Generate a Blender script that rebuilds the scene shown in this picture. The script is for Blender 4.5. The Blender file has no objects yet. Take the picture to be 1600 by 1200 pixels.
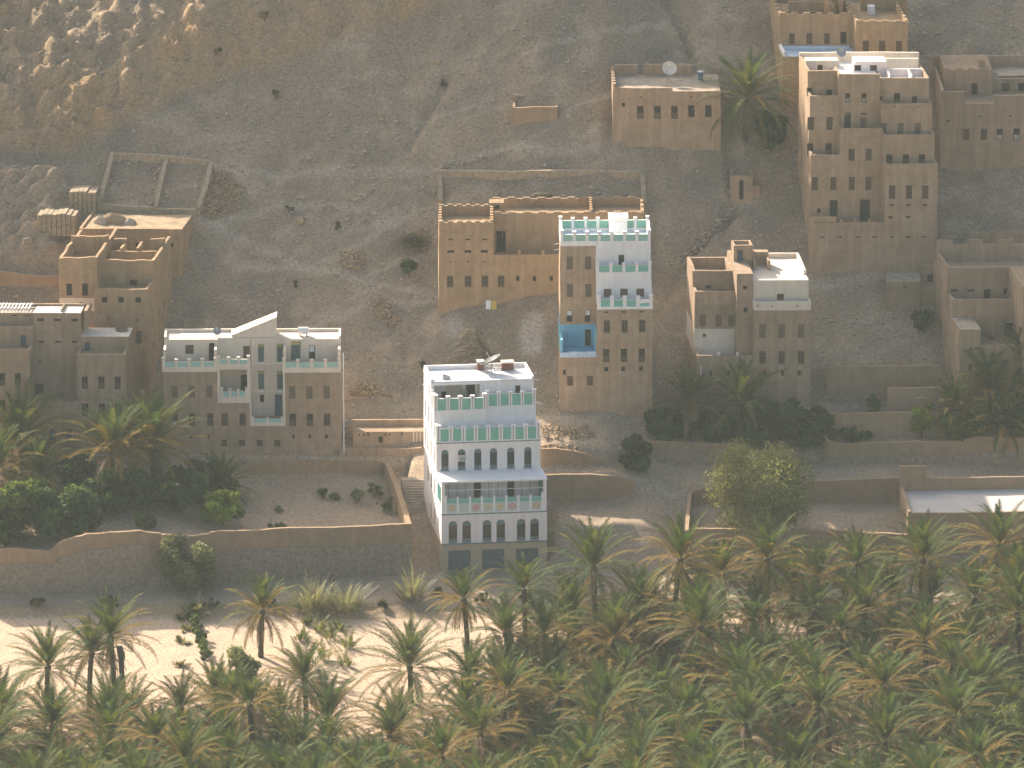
import bpy, math, random
import numpy as np
from mathutils import Vector

# ------------------------------------------------------------------ camera, sky, sun, exposure
R = math.radians
scene = bpy.context.scene
C = scene.collection
PITCH, DIST, PXM = 18.0, 800.0, 16.0          # looking down 18 degrees from 800 m with a long lens
SP, CP = math.sin(R(PITCH)), math.cos(R(PITCH))
FOC = PXM * DIST                              # focal length in 1600-wide pixels
FWD = np.array([0, CP, -SP]); UP = np.array([0, SP, CP])
CAM = -DIST * FWD + (293.0 / PXM) * UP
cam_data = bpy.data.cameras.new('camera')
cam = bpy.data.objects.new('camera', cam_data); C.objects.link(cam)
cam.location = Vector(CAM); cam.rotation_euler = (R(90 - PITCH), 0, 0)
cam_data.sensor_width = 36; cam_data.lens = FOC / 1600 * 36
cam_data.clip_start = 1; cam_data.clip_end = 9000
scene.camera = cam

SUN_EL, SUN_AZ = 29.0, 35.0                   # behind the village, 35 degrees to the left of straight ahead
sdir = Vector((-math.sin(R(SUN_AZ)) * math.cos(R(SUN_EL)), math.cos(R(SUN_AZ)) * math.cos(R(SUN_EL)), math.sin(R(SUN_EL))))
world = bpy.data.worlds.new('World'); scene.world = world; world.use_nodes = True
wn = world.node_tree
sky = wn.nodes.new('ShaderNodeTexSky'); sky.sky_type = 'NISHITA'; sky.sun_disc = False
sky.sun_elevation = R(SUN_EL); sky.sun_rotation = R(-SUN_AZ)
sky.air_density = 1.0; sky.dust_density = 9.0; sky.ozone_density = 0.3; sky.altitude = 700
wn.nodes['Background'].inputs['Strength'].default_value = 0.11
wn.links.new(sky.outputs['Color'], wn.nodes['Background'].inputs['Color'])
sun_data = bpy.data.lights.new('sun', 'SUN'); sun_data.energy = 5.0; sun_data.angle = R(0.6); sun_data.color = (1.0, 0.895, 0.785)
sun = bpy.data.objects.new('sun', sun_data); C.objects.link(sun)
sun.rotation_euler = sdir.to_track_quat('Z', 'Y').to_euler()
scene.view_settings.view_transform = 'Standard'; scene.view_settings.look = 'None'
scene.view_settings.exposure = 1.2; scene.view_settings.gamma = 1.0
scene.view_settings.use_curve_mapping = False
scene.render.engine = 'CYCLES'
scene.cycles.max_bounces = 6; scene.cycles.diffuse_bounces = 4; scene.cycles.transparent_max_bounces = 4
scene.cycles.volume_bounces = 0; scene.cycles.use_denoising = True
scene.cycles.sample_clamp_indirect = 4.0

# ------------------------------------------------------------------ helpers
rng = random.Random(7)
nrng = np.random.default_rng(11)

def ray(px, py):
    d = FWD + ((px - 800) / FOC) * np.array([1, 0, 0]) + ((600 - py) / FOC) * UP
    return d
def at(px, py, Y=None, z=None):               # the point of the place seen there, at distance Y or height z
    d = ray(px, py)
    t = (Y - CAM[1]) / d[1] if Y is not None else (z - CAM[2]) / d[2]
    return CAM + t * d
def depth_of(p): return float(np.dot(np.array(p) - CAM, FWD))
def mpp(p): return depth_of(p) / FOC          # metres per photo pixel there

def tag(o, label=None, cat=None, group=None, kind=None):
    if label: o['label'] = label
    if cat: o['category'] = cat
    if group: o['group'] = group
    if kind: o['kind'] = kind
    return o
def empty(name, loc, rz=0.0):
    o = bpy.data.objects.new(name, None); C.objects.link(o)
    o.location = Vector([float(c) for c in loc]); o.rotation_euler = (0, 0, rz); o.empty_display_size = 0.3
    return o
def link(name, mesh, parent=None, loc=None, rz=0.0):
    o = bpy.data.objects.new(name, mesh); C.objects.link(o)
    if parent is not None: o.parent = parent
    if loc is not None: o.location = Vector([float(c) for c in loc])
    if rz: o.rotation_euler = (0, 0, rz)
    return o

class MB:                                     # collects faces, builds ONE mesh object
    def __init__(s): s.v = []; s.f = []; s.m = []
    def quad(s, a, b, c, d, m=0):
        n = len(s.v); s.v += [a, b, c, d]; s.f.append((n, n+1, n+2, n+3)); s.m.append(m)
    def poly(s, pts, m=0):
        n = len(s.v); s.v += list(pts); s.f.append(tuple(range(n, n+len(pts)))); s.m.append(m)
    def box(s, x0, x1, y0, y1, z0, z1, m=0, skip=''):
        n = len(s.v)
        s.v += [(x0,y0,z0),(x1,y0,z0),(x1,y1,z0),(x0,y1,z0),(x0,y0,z1),(x1,y0,z1),(x1,y1,z1),(x0,y1,z1)]
        for k, f in (('b',(0,3,2,1)),('t',(4,5,6,7)),('f',(0,1,5,4)),('k',(2,3,7,6)),('l',(3,0,4,7)),('r',(1,2,6,5))):
            if k not in skip: s.f.append(tuple(n+i for i in f)); s.m.append(m)
    def tube(s, p0, p1, r0, r1=None, n=6, m=0, cap=True):
        r1 = r0 if r1 is None else r1
        a = Vector(p0); b = Vector(p1); d = (b - a).normalized()
        x = d.orthogonal().normalized(); y = d.cross(x)
        k = len(s.v)
        for c, r in ((a, r0), (b, r1)):
            for i in range(n):
                t = 2 * math.pi * i / n
                s.v.append(tuple(c + x * (r * math.cos(t)) + y * (r * math.sin(t))))
        for i in range(n): s.f.append((k+i, k+(i+1) % n, k+n+(i+1) % n, k+n+i)); s.m.append(m)
        if cap:
            s.f.append(tuple(k+n+i for i in range(n))); s.m.append(m)
            s.f.append(tuple(k+n-1-i for i in range(n))); s.m.append(m)
    def mesh(s, name, mats):
        me = bpy.data.meshes.new(name); me.from_pydata(s.v, [], s.f)
        for mt in (mats if isinstance(mats, (list, tuple)) else [mats]): me.materials.append(mt)
        me.polygons.foreach_set('material_index', s.m); me.update()
        return me
    def build(s, name, mats, parent=None, loc=None, rz=0.0): return link(name, s.mesh(name, mats), parent, loc, rz)

def np_mesh(name, verts, faces, mat, col=None, smooth=False):    # numpy arrays; faces all of one size
    me = bpy.data.meshes.new(name)
    nv, (nf, k) = len(verts), faces.shape
    me.vertices.add(nv); me.vertices.foreach_set('co', np.ascontiguousarray(verts, dtype=np.float32).ravel())
    me.loops.add(nf * k); me.loops.foreach_set('vertex_index', np.ascontiguousarray(faces, dtype=np.int32).ravel())
    me.polygons.add(nf); me.polygons.foreach_set('loop_start', np.arange(0, nf * k, k, dtype=np.int32))
    me.update(calc_edges=True); me.validate()
    if smooth: me.polygons.foreach_set('use_smooth', np.ones(nf, dtype=bool))
    if col is not None:
        a = me.color_attributes.new('Col', 'FLOAT_COLOR', 'POINT')
        c4 = np.ones((nv, 4), dtype=np.float32); c4[:, :3] = col
        a.data.foreach_set('color', c4.ravel())
    me.materials.append(mat)
    return me

# ---- value noise on numpy arrays
_perm = nrng.random((256, 256))
def vnoise(x, y):
    x = np.asarray(x, dtype=float); y = np.asarray(y, dtype=float)
    xi = np.floor(x).astype(int); yi = np.floor(y).astype(int); fx = x - xi; fy = y - yi
    fx = fx * fx * (3 - 2 * fx); fy = fy * fy * (3 - 2 * fy)
    g = lambda i, j: _perm[(xi + i) & 255, (yi + j) & 255]
    return (g(0,0)*(1-fx)+g(1,0)*fx)*(1-fy)+(g(0,1)*(1-fx)+g(1,1)*fx)*fy - 0.5
def fbm(x, y, o=4):
    s = 0; a = 1.0
    for i in range(o):
        s = s + a * vnoise(x * 2**i + 17.3 * i, y * 2**i + 5.1 * i); a *= 0.5
    return s
def smooth(a, b, x):
    t = np.clip((np.asarray(x, dtype=float) - a) / (b - a), 0, 1); return t * t * (3 - 2 * t)

# ------------------------------------------------------------------ materials
def mat(name, col, rough=0.9, var=0.12, scale=1.2, bump=0.25, bscale=14.0, attr=False, streak=0.0, spec=0.25, var2=None, v2s=0.25, v2=0.5, trans=0.0, mask=None):
    m = bpy.data.materials.new(name); m.use_nodes = True
    nt = m.node_tree; N = nt.nodes; L = nt.links
    b = N['Principled BSDF']; b.inputs['Roughness'].default_value = rough
    b.inputs['Specular IOR Level'].default_value = spec
    tc = N.new('ShaderNodeTexCoord'); co = tc.outputs['Object']
    if attr:
        at_ = N.new('ShaderNodeAttribute'); at_.attribute_name = 'Col'; src = at_.outputs['Color']
    else:
        rgb = N.new('ShaderNodeRGB'); rgb.outputs[0].default_value = (*col, 1); src = rgb.outputs[0]
    def mul(src, fac_socket, lo, hi):
        mr = N.new('ShaderNodeMapRange'); mr.inputs['From Min'].default_value = 0.3; mr.inputs['From Max'].default_value = 0.7
        mr.inputs['To Min'].default_value = lo; mr.inputs['To Max'].default_value = hi; L.new(fac_socket, mr.inputs['Value'])
        vm = N.new('ShaderNodeVectorMath'); vm.operation = 'SCALE'; L.new(src, vm.inputs[0]); L.new(mr.outputs[0], vm.inputs['Scale'])
        return vm.outputs[0]
    if var2:
        n2 = N.new('ShaderNodeTexNoise'); n2.inputs['Scale'].default_value = v2s; n2.inputs['Detail'].default_value = 5; L.new(co, n2.inputs['Vector'])
        mr = N.new('ShaderNodeMapRange'); mr.inputs['From Min'].default_value = 0.42; mr.inputs['From Max'].default_value = 0.66
        mr.inputs['To Max'].default_value = v2; L.new(n2.outputs['Fac'], mr.inputs['Value'])
        mx = N.new('ShaderNodeMix'); mx.data_type = 'RGBA'; L.new(mr.outputs[0], mx.inputs['Factor']); L.new(src, mx.inputs['A'])
        mx.inputs['B'].default_value = (*var2, 1); src = mx.outputs['Result']
    if var:
        n1 = N.new('ShaderNodeTexNoise'); n1.inputs['Scale'].default_value = scale; n1.inputs['Detail'].default_value = 6; n1.inputs['Roughness'].default_value = 0.65
        L.new(co, n1.inputs['Vector']); src = mul(src, n1.outputs['Fac'], 1 - var, 1 + var)
    if streak:
        mp = N.new('ShaderNodeMapping'); mp.inputs['Scale'].default_value = (2.2, 2.2, 0.16); L.new(co, mp.inputs['Vector'])
        n3 = N.new('ShaderNodeTexNoise'); n3.inputs['Scale'].default_value = 1.0; n3.inputs['Detail'].default_value = 4; L.new(mp.outputs[0], n3.inputs['Vector'])
        src = mul(src, n3.outputs['Fac'], 1 - streak, 1 + streak * 0.6)
    L.new(src, b.inputs['Base Color'])
    if bump:
        nb = N.new('ShaderNodeTexNoise'); nb.inputs['Scale'].default_value = bscale; nb.inputs['Detail'].default_value = 5; L.new(co, nb.inputs['Vector'])
        bp = N.new('ShaderNodeBump'); bp.inputs['Strength'].default_value = bump; bp.inputs['Distance'].default_value = 0.06
        L.new(nb.outputs['Fac'], bp.inputs['Height']); L.new(bp.outputs[0], b.inputs['Normal'])
    if trans:
        t = N.new('ShaderNodeBsdfTranslucent'); vm = N.new('ShaderNodeVectorMath'); vm.operation = 'MULTIPLY'
        vm.inputs[1].default_value = (1.5, 1.45, 0.7); L.new(src, vm.inputs[0]); L.new(vm.outputs[0], t.inputs['Color'])
        ms = N.new('ShaderNodeMixShader'); ms.inputs[0].default_value = trans
        L.new(b.outputs[0], ms.inputs[1]); L.new(t.outputs[0], ms.inputs[2]); L.new(ms.outputs[0], N['Material Output'].inputs['Surface'])
    return m

M = {}
M['ground'] = mat('hillside_gravel', (.3,.25,.2), 0.95, 0.36, 3.4, 0.9, 4.5, attr=True, spec=0.05)
M['mud'] = mat('mud_plaster', (.380,.262,.164), 0.92, 0.15, 0.9, 0.4, 8.0, streak=0.15, var2=(.420,.305,.208), v2s=0.3, v2=0.75, spec=0.15)
M['mud2'] = mat('mud_plaster_pale', (.360,.256,.172), 0.92, 0.15, 0.8, 0.4, 8.0, streak=0.15, var2=(.300,.222,.142), v2s=0.3, v2=0.75, spec=0.15)
M['mud3'] = mat('mud_plaster_ochre', (.390,.262,.150), 0.92, 0.15, 0.9, 0.4, 8.0, streak=0.15, var2=(.335,.240,.142), v2s=0.3, v2=0.75, spec=0.15)
M['mudwall'] = mat('mud_garden_wall', (.355,.242,.145), 0.95, 0.14, 0.8, 0.5, 7.0, streak=0.08, var2=(.30,.22,.15), v2s=0.4, v2=0.6, spec=0.1)
M['stonewall'] = mat('rough_stone_wall', (.29,.225,.16), 0.95, 0.32, 2.8, 1.0, 3.2, spec=0.1)
M['stone'] = mat('loose_stone', (.38,.315,.245), 0.95, 0.3, 1.0, 0.4, 8.0, spec=0.1)
M['stoned'] = mat('loose_stone_ochre', (.36,.265,.165), 0.95, 0.3, 1.0, 0.4, 8.0, spec=0.1)
M['lime'] = mat('white_limewash', (.85,.82,.775), 0.75, 0.04, 0.6, 0.12, 7.0, streak=0.07, spec=0.2)
M['pinkwhite'] = mat('pinkish_white_paint', (.85,.765,.705), 0.75, 0.04, 0.6, 0.10, 7.0, streak=0.07, spec=0.2)
M['roofplaster'] = mat('worn_white_roof_plaster', (.50,.455,.41), 0.8, 0.08, 0.6, 0.15, 8.0)
M['cream'] = mat('cream_limewash', (.70,.61,.49), 0.8, 0.06, 0.7, 0.15, 8.0, streak=0.06, spec=0.2)
M['paleblue'] = mat('pale_blue_wash', (.52,.64,.74), 0.75, 0.06, 0.8, 0.15, 8.0, spec=0.2)
M['blue'] = mat('sky_blue_paint', (.17,.42,.55), 0.7, 0.12, 0.8, 0.15, 8.0, streak=0.08, spec=0.25)
M['green'] = mat('green_panel_paint', (.20,.47,.36), 0.6, 0.08, 1.5, 0.08, 9.0, spec=0.3)
M['greenp'] = mat('pale_green_panel_paint', (.30,.52,.44), 0.65, 0.08, 1.5, 0.08, 9.0, spec=0.3)
M['teal'] = mat('teal_paint', (.07,.26,.24), 0.5, 0.1, 1.0, 0.05, 9.0)
M['doorgrey'] = mat('grey_green_metal_door', (.115,.155,.155), 0.5, 0.08, 1.0, 0.05, 9.0, spec=0.4)
M['tanstone'] = mat('tan_stone_veneer', (.47,.375,.255), 0.85, 0.08, 1.6, 0.2, 8.0)
M['wood'] = mat('weathered_brown_wood', (.115,.073,.045), 0.7, 0.25, 3.0, 0.2, 20.0)
M['woodp'] = mat('grey_brown_wood', (.165,.122,.085), 0.75, 0.2, 3.0, 0.2, 20.0)
M['dark'] = mat('dark_interior', (.022,.020,.018), 0.9, 0.0, 1.0, 0.0)  # near-black colour paints the shade inside openings
M['glass'] = mat('dusty_dark_glass', (.028,.032,.034), 0.25, 0.1, 1.0, 0.0, spec=0.4)
M['arch'] = mat('grey_green_glazing', (.17,.225,.22), 0.45, 0.1, 1.0, 0.0)
M['white'] = mat('white_metal_paint', (.75,.75,.74), 0.5, 0.03, 1.0, 0.0)
M['greymetal'] = mat('grey_metal', (.30,.31,.31), 0.45, 0.06, 1.0, 0.0, spec=0.5)
M['meshgrey'] = mat('dark_mesh_metal', (.075,.085,.08), 0.6, 0.1, 1.0, 0.0)
M['black'] = mat('black_cloth', (.012,.012,.014), 0.9, 0.1, 3.0, 0.1)
M['skin'] = mat('skin', (.30,.18,.12), 0.6, 0.0, 1.0, 0.0)
M['yellow'] = mat('ochre_paint', (.55,.40,.10), 0.7, 0.05, 1.0, 0.0)
M['tyel'] = mat('tile_yellow', (.66,.56,.30), 0.6, 0.05, 1.0, 0.0)
M['tpink'] = mat('tile_pink', (.62,.33,.34), 0.6, 0.05, 1.0, 0.0)
M['seam'] = mat('pinkish_grey_paint', (.42,.36,.32), 0.7, 0.05, 1.0, 0.0)  # darker pinkish grey of the strip between twin posts
M['torange'] = mat('tile_orange', (.62,.42,.26), 0.6, 0.05, 1.0, 0.0)
M['tgreen'] = mat('tile_grey_green', (.56,.60,.52), 0.6, 0.05, 1.0, 0.0)
M['tblue'] = mat('blue_plastic', (.05,.15,.26), 0.5, 0.05, 1.0, 0.0)
M['brick'] = mat('dark_red_box_sides', (.16,.06,.05), 0.8, 0.15, 2.0, 0.1)
M['leaf'] = mat('palm_leaf', (1,1,1), 0.75, 0.12, 2.0, 0.0, attr=True, spec=0.05, trans=0.26)
M['bleaf'] = mat('broad_leaf', (1,1,1), 0.6, 0.15, 2.0, 0.0, attr=True, spec=0.1, trans=0.34)
M['trunk'] = mat('palm_trunk', (.085,.066,.048), 0.95, 0.3, 3.0, 0.8, 9.0)
M['bark'] = mat('bark', (.12,.09,.065), 0.95, 0.3, 3.0, 0.6, 9.0)
M['straw'] = mat('dry_palm_fronds', (1,1,1), 0.9, 0.2, 2.0, 0.0, attr=True)
# ------------------------------------------------------------------ the ground: one sheet from the wadi floor up the hillside
# each station: an x position (photo column) and a profile of (Y, Z) nodes from the wadi field up to the plateau
HS = 0.70                                    # hillside slope
def prof(nodes, hs=HS, top=0.79):
    y7, z7 = nodes[-1]
    z8 = z7 + hs * (80 - y7); z9 = z8 + top * 45
    return [(-4000, -.6)] + nodes + [(80, z8), (125, z9), (900, z9 + 90)]
ST = [
 (-900, prof([(-12.2,-.6),(-10.2,0),(-6.8,.2),(-6.2,3.2),(14,4.6),(20,5.6),(21,5.9),(23,6.4),(27,8.0)], .61, .52)),
 (0,    prof([(-12.2,-.6),(-10.2,0),(-6.8,.2),(-6.2,3.2),(14,4.6),(20,5.6),(21,5.9),(23,6.4),(27,8.0)], .64, .53)),
 (190,  prof([(-12.5,-.6),(-10.5,0),(-5.5,.1),(-4.9,3.6),(14,4.6),(19,5.6),(21,5.9),(23,6.4),(27,8.0)], .69, .66)),
 (400,  prof([(-12,-.6),(-10,0),(-2.6,.1),(-2.0,3.4),(17.9,4.1),(18.5,5.6),(20,5.7),(23,6.4),(27,8.0)])),
 (600,  prof([(-11,-.6),(-9,0),(-1.2,.1),(-.6,3.3),(17.9,4.1),(18.5,5.6),(19.5,5.6),(22,6.6),(26,8.6)])),
 (634,  prof([(-11,-.6),(-9,0),(-1.2,.1),(-.6,3.3),(17.9,4.1),(18.5,5.6),(19.5,5.6),(22,6.6),(26,8.6)])),
 (643,  prof([(-10,-.6),(-8,0),(0,0),(3,.8),(9,3.0),(13,5.2),(17,5.7),(21,6.6),(26,8.8)])),
 (760,  prof([(-10,-.6),(-8,0),(0,0),(3,.7),(9,3.0),(13,5.2),(17,6.2),(20,7.6),(25,9.6)])),
 (852,  prof([(-10,-.6),(-8,0),(0,0),(3,.9),(9,3.2),(11.3,5.6),(14,6.4),(14.5,8.0),(24,10.0)])),
 (872,  prof([(-10,-.6),(-8,0),(-.5,0),(3.6,3.5),(10.8,3.75),(11.4,6.3),(14,6.4),(14.5,8.0),(24,10.0)])),
 (945,  prof([(-10,-.6),(-8,0),(-.5,0),(3.6,3.5),(10.8,3.75),(11.4,6.3),(14,6.4),(14.5,7.7),(24,10.0)])),
 (1000, prof([(-10,-.6),(-8,0),(-1,0),(4.6,3.3),(10,4.0),(12,5.6),(15,6.2),(16,6.9),(25,9.7)])),
 (1068, prof([(-10,-.6),(-8,0),(-1,0),(3,1.6),(9.5,3.6),(12,4.7),(17,5.6),(18.5,6.6),(25,9.0)])),
 (1092, prof([(-10,-.6),(-8,0),(-.6,0),(0,2.6),(10.5,3.6),(11.2,5.2),(17,5.7),(17.4,7.0),(25,8.8)])),
 (1300, prof([(-10,-.6),(-8,0),(-.6,0),(0,2.6),(10.5,3.7),(11.2,5.1),(17,5.7),(17.4,7.0),(26,8.8)])),
 (1600, prof([(-10,-.6),(-8,0),(-.6,0),(0,1.0),(10.5,3.8),(11.2,5.0),(17,5.5),(17.4,7.0),(27,8.8)])),
 (2500, prof([(-10,-.6),(-8,0),(-.6,0),(0,1.0),(10.5,3.8),(11.2,5.0),(17,5.5),(17.4,7.0),(27,8.8)])),
]
SX = np.array([(s[0] - 800) / PXM for s in ST]); SY = np.array([[n[0] for n in s[1]] for s in ST], float); SZ = np.array([[n[1] for n in s[1]] for s in ST], float)

def base_ground(X, Y):                        # X 1-D, Y 1-D -> Z[len(X), len(Y)]
    out = np.zeros((len(X), len(Y)))
    for i, x in enumerate(X):
        xc = min(max(x, SX[0]), SX[-1]); k = min(int(np.searchsorted(SX, xc, 'right')) - 1, len(SX) - 2)
        t = (xc - SX[k]) / (SX[k+1] - SX[k]); t = t * t * (3 - 2 * t)
        out[i] = np.interp(Y, SY[k] * (1 - t) + SY[k+1] * t, SZ[k] * (1 - t) + SZ[k+1] * t)
    return out

gx = np.concatenate([np.array([-4000,-2500,-1500,-900,-500,-300,-180,-120,-90]), np.arange(-74, 74.01, 0.4), np.array([90,120,180,300,500,900,1500,2500,4000])])
gy = np.concatenate([np.array([-4000,-2500,-1500,-900,-500,-300,-200,-140,-100]), np.arange(-78, 102.01, 0.4), np.array([110,125,150,200,300,500,900])])
GZ = base_ground(gx, gy)
XX, YY = np.meshgrid(gx, gy, indexing='ij')

class Samp:
    def __call__(s, x, y):
        i = min(max(int(np.searchsorted(gx, x)) - 1, 0), len(gx) - 2); j = min(max(int(np.searchsorted(gy, y)) - 1, 0), len(gy) - 2)
        a = (x - gx[i]) / (gx[i+1] - gx[i]); b = (y - gy[j]) / (gy[j+1] - gy[j])
        a = min(max(a, 0), 1); b = min(max(b, 0), 1)
        return float((GZ[i,j]*(1-a)+GZ[i+1,j]*a)*(1-b)+(GZ[i,j+1]*(1-a)+GZ[i+1,j+1]*a)*b)
G = Samp()
def hit(px, py, lift=0.0):                    # where the line of sight meets the ground (or a level `lift` above it)
    d = ray(px, py); t0 = (-90 - CAM[1]) / d[1]; t1 = (220 - CAM[1]) / d[1]
    prev = t0; t = t0
    while t < t1:
        p = CAM + t * d
        if p[2] <= G(p[0], p[1]) + lift:
            lo, hi = prev, t
            for _ in range(14):
                mid = (lo + hi) / 2; p = CAM + mid * d
                if p[2] <= G(p[0], p[1]) + lift: hi = mid
                else: lo = mid
            return CAM + hi * d
        prev = t; t += 1.2
    return CAM + t1 * d

# rock outcrop, top left: its lower edge, and the steeper broken rock above it
edge = [hit(*p) for p in ((-500,330),(-60,262),(40,240),(150,218),(290,160),(420,96),(560,48),(680,20),(800,-14),(950,-60),(1300,-150),(1900,-150))]
ex = np.array([p[0] for p in edge]); ey = np.array([p[1] for p in edge])
wob = 2.2 * fbm(XX / 6.0, YY / 9.0, 3)
above = YY - np.interp(XX, ex, ey) + wob
rock = smooth(-0.3, 1.0, above) * (XX < 60)
colu = fbm(XX / 2.2 + 0.35 * fbm(XX / 5, YY / 5, 2), YY / 9.0, 4)
relief = rock * (1.1 * smooth(0, 6, above) + 0.9 * colu * smooth(0, 5, above) + 1.1 * np.abs(fbm(XX / 1.3, YY / 1.6, 4)) + 1.0 * np.abs(fbm(XX/3.2, YY/2.6, 4)))
def cells(x, y):                              # blocky fracture: a height for each cell and the crack distance
    xi, yi = np.floor(x), np.floor(y); d1 = np.full(x.shape, 9.0); d2 = d1.copy(); val = np.zeros(x.shape)
    for i in (-1, 0, 1):
        for j in (-1, 0, 1):
            cx, cy = (xi + i), (yi + j); ia, ja = cx.astype(int) & 255, cy.astype(int) & 255
            d = np.hypot(cx + .15 + .7*_perm[ia, ja] - x, cy + .15 + .7*_perm[ja, ia] - y); n = d < d1
            d2 = np.where(n, d1, np.minimum(d2, d)); val = np.where(n, _perm[(ia*7+3) & 255, (ja*5+1) & 255], val); d1 = np.where(n, d, d1)
    return val, d2 - d1
cv, ck = cells(XX / 2.3 + .5*fbm(XX/3, YY/3, 2), YY / 1.9); cv2, ck2 = cells(XX / .95, YY / .85 + 50)
relief = relief + rock * (.85 * cv * smooth(0, .12, ck) + .40 * cv2 * smooth(0, .15, ck2)) * np.clip(.35 + 1.2*fbm(XX/9+3, YY/9, 2) + .5*smooth(-20, -45, XX), 0, 1.2)
fine = (XX > -75) & (XX < 75) & (YY > -79) & (YY < 103)
hill = smooth(22, 30, YY) * fine
relief = relief * fine
relief = relief + hill * (0.35 * fbm(XX / 7, YY / 7, 4) + 0.30 * fbm(XX / 1.5, YY / 1.5, 4))
relief = relief + hill * (1 - rock) * 0.4 * fbm((XX + 0.5 * YY) / 9.0, (YY - 0.2 * XX) / 2.2, 3)      # faint goat tracks and ledges
# spoil ridges on the far left slope
fa, fb = hit(20, 405), hit(95, 348); fd = np.array([fb[0]-fa[0], fb[1]-fa[1]]); fd /= np.linalg.norm(fd)
ph = (XX - fa[0]) * -fd[1] + (YY - fa[1]) * fd[0] + 0.8 * fbm(XX / 3, YY / 3, 2)
c0, c1 = hit(40, 420), hit(40, 270)
fm = smooth(hit(125, 380)[0], hit(70, 380)[0], XX) * smooth(c0[1] - .5, c0[1] + .6, YY) * smooth(c1[1] + 1, c1[1] - 2, YY) * (XX > -70)
relief = relief + fm * (0.34 * np.sin(ph * 2 * math.pi / 1.5) + 0.9 * fbm(XX / 1.1, YY / 1.1, 3) + 1.7)
# gully, upper centre right
for a, b, dp in (((1040,-10),(1068,40),.9),((1068,40),(1076,70),1.1),((1076,70),(1086,112),1.0),((1140,215),(1152,300),1.0),((1152,300),(1130,360),.6),((955,180),(950,232),.6),((1150,325),(1100,368),.9),((1100,368),(1058,415),.9),((1058,415),(1040,470),.7),((560,30),(470,80),.6),((700,120),(640,230),.5),((430,300),(360,370),.4)):
    p, q = hit(*a), hit(*b); dx, dy = q[0]-p[0], q[1]-p[1]; L2 = dx*dx+dy*dy
    t = np.clip(((XX-p[0])*dx+(YY-p[1])*dy)/L2, 0, 1); dd = np.hypot(XX-p[0]-t*dx, YY-p[1]-t*dy) + .25*vnoise(XX*1.3, YY*1.3)
    relief = relief - dp * np.exp(-(dd / 0.55)**2) * fine
relief = relief + fine * (YY < 22) * 0.10 * fbm(XX / 2.0, YY / 2.0, 3) + fine * (YY < -11) * 0.05 * fbm(XX / 1.2, YY / 1.2, 2)
terr = smooth(-8, 2, YY) * smooth(24, 19, YY) * fine
relief = relief + terr * (0.25 * fbm(XX / 2.6, YY / 2.2, 4))
GZ = GZ + relief

# colours: grey-brown talus, ochre rock, pale trodden paths, sand in the field
def mixc(c, col, m): return c * (1 - m[..., None]) + np.array(col) * m[..., None]
col = np.zeros(XX.shape + (3,)); col[:] = (.250, .213, .168)
col = mixc(col, (.285, .238, .182), np.clip(.5 + 1.6 * fbm(XX / 11, YY / 11, 3), 0, 1))
col = mixc(col, (.37, .315, .245), np.clip(2.8 * fbm(XX / 2.6 + 7, YY / 1.8, 4) - .2, 0, .65))
col = mixc(col, (.205, .185, .158), np.clip(1.9 * fbm(XX / 5 + 40, YY / 4, 4) - .05, 0, .8))
col = mixc(col, (.335, .265, .185), rock * np.clip(.62 + 1.2 * fbm(XX / 3, YY / 4, 4), 0, 1))
col = mixc(col, (.37, .26, .145), rock * np.clip(2.2 * fbm(XX / 5 + 9, YY / 5, 3) , 0, .8) + .35 * rock * smooth(9, 3, above))
col = mixc(col, (.36, .29, .215), fm * .7)
col = mixc(col, (.375, .312, .248), smooth(-9.6, -10.6, YY))                       # sandy field
col = mixc(col, (.34, .285, .225), smooth(-10.8, -10.2, YY) * smooth(24, 18, YY) * .8)
col = mixc(col, (.31, .27, .225), smooth(-10.2, -9.2, YY) * smooth(0.4, -0.6, YY) * .8)     # road
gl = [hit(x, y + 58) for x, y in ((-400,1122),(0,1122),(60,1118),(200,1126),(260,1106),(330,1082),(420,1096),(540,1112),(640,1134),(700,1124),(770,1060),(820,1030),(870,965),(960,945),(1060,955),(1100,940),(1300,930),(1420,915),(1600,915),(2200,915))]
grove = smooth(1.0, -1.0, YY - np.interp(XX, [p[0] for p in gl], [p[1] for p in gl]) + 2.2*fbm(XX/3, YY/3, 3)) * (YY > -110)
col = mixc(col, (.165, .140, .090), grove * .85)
bank = smooth(-9.2, -9.9, YY - .5*fbm(XX/3, YY, 2)) * smooth(-12.6, -11.6, YY + .8*fbm(XX/2, YY/2, 3)) * fine
col = mixc(col, (.20, .165, .115), bank * .8)
def paint(path, w, c, m):
    global col
    pts = [hit(*p) for p in path]; dm = np.full(XX.shape, 1e9)
    for p, q in zip(pts, pts[1:]):
        dx, dy = q[0]-p[0], q[1]-p[1]; L2 = dx*dx+dy*dy+1e-9
        t = np.clip(((XX-p[0])*dx+(YY-p[1])*dy)/L2, 0, 1); dm = np.minimum(dm, np.hypot(XX-p[0]-t*dx, YY-p[1]-t*dy))
    dm = dm + .35 * fbm(XX / 1.1, YY / 1.1, 2)
    col = mixc(col, c, m * smooth(w, w * .35, dm))
PAL = (.375, .338, .285)
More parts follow.
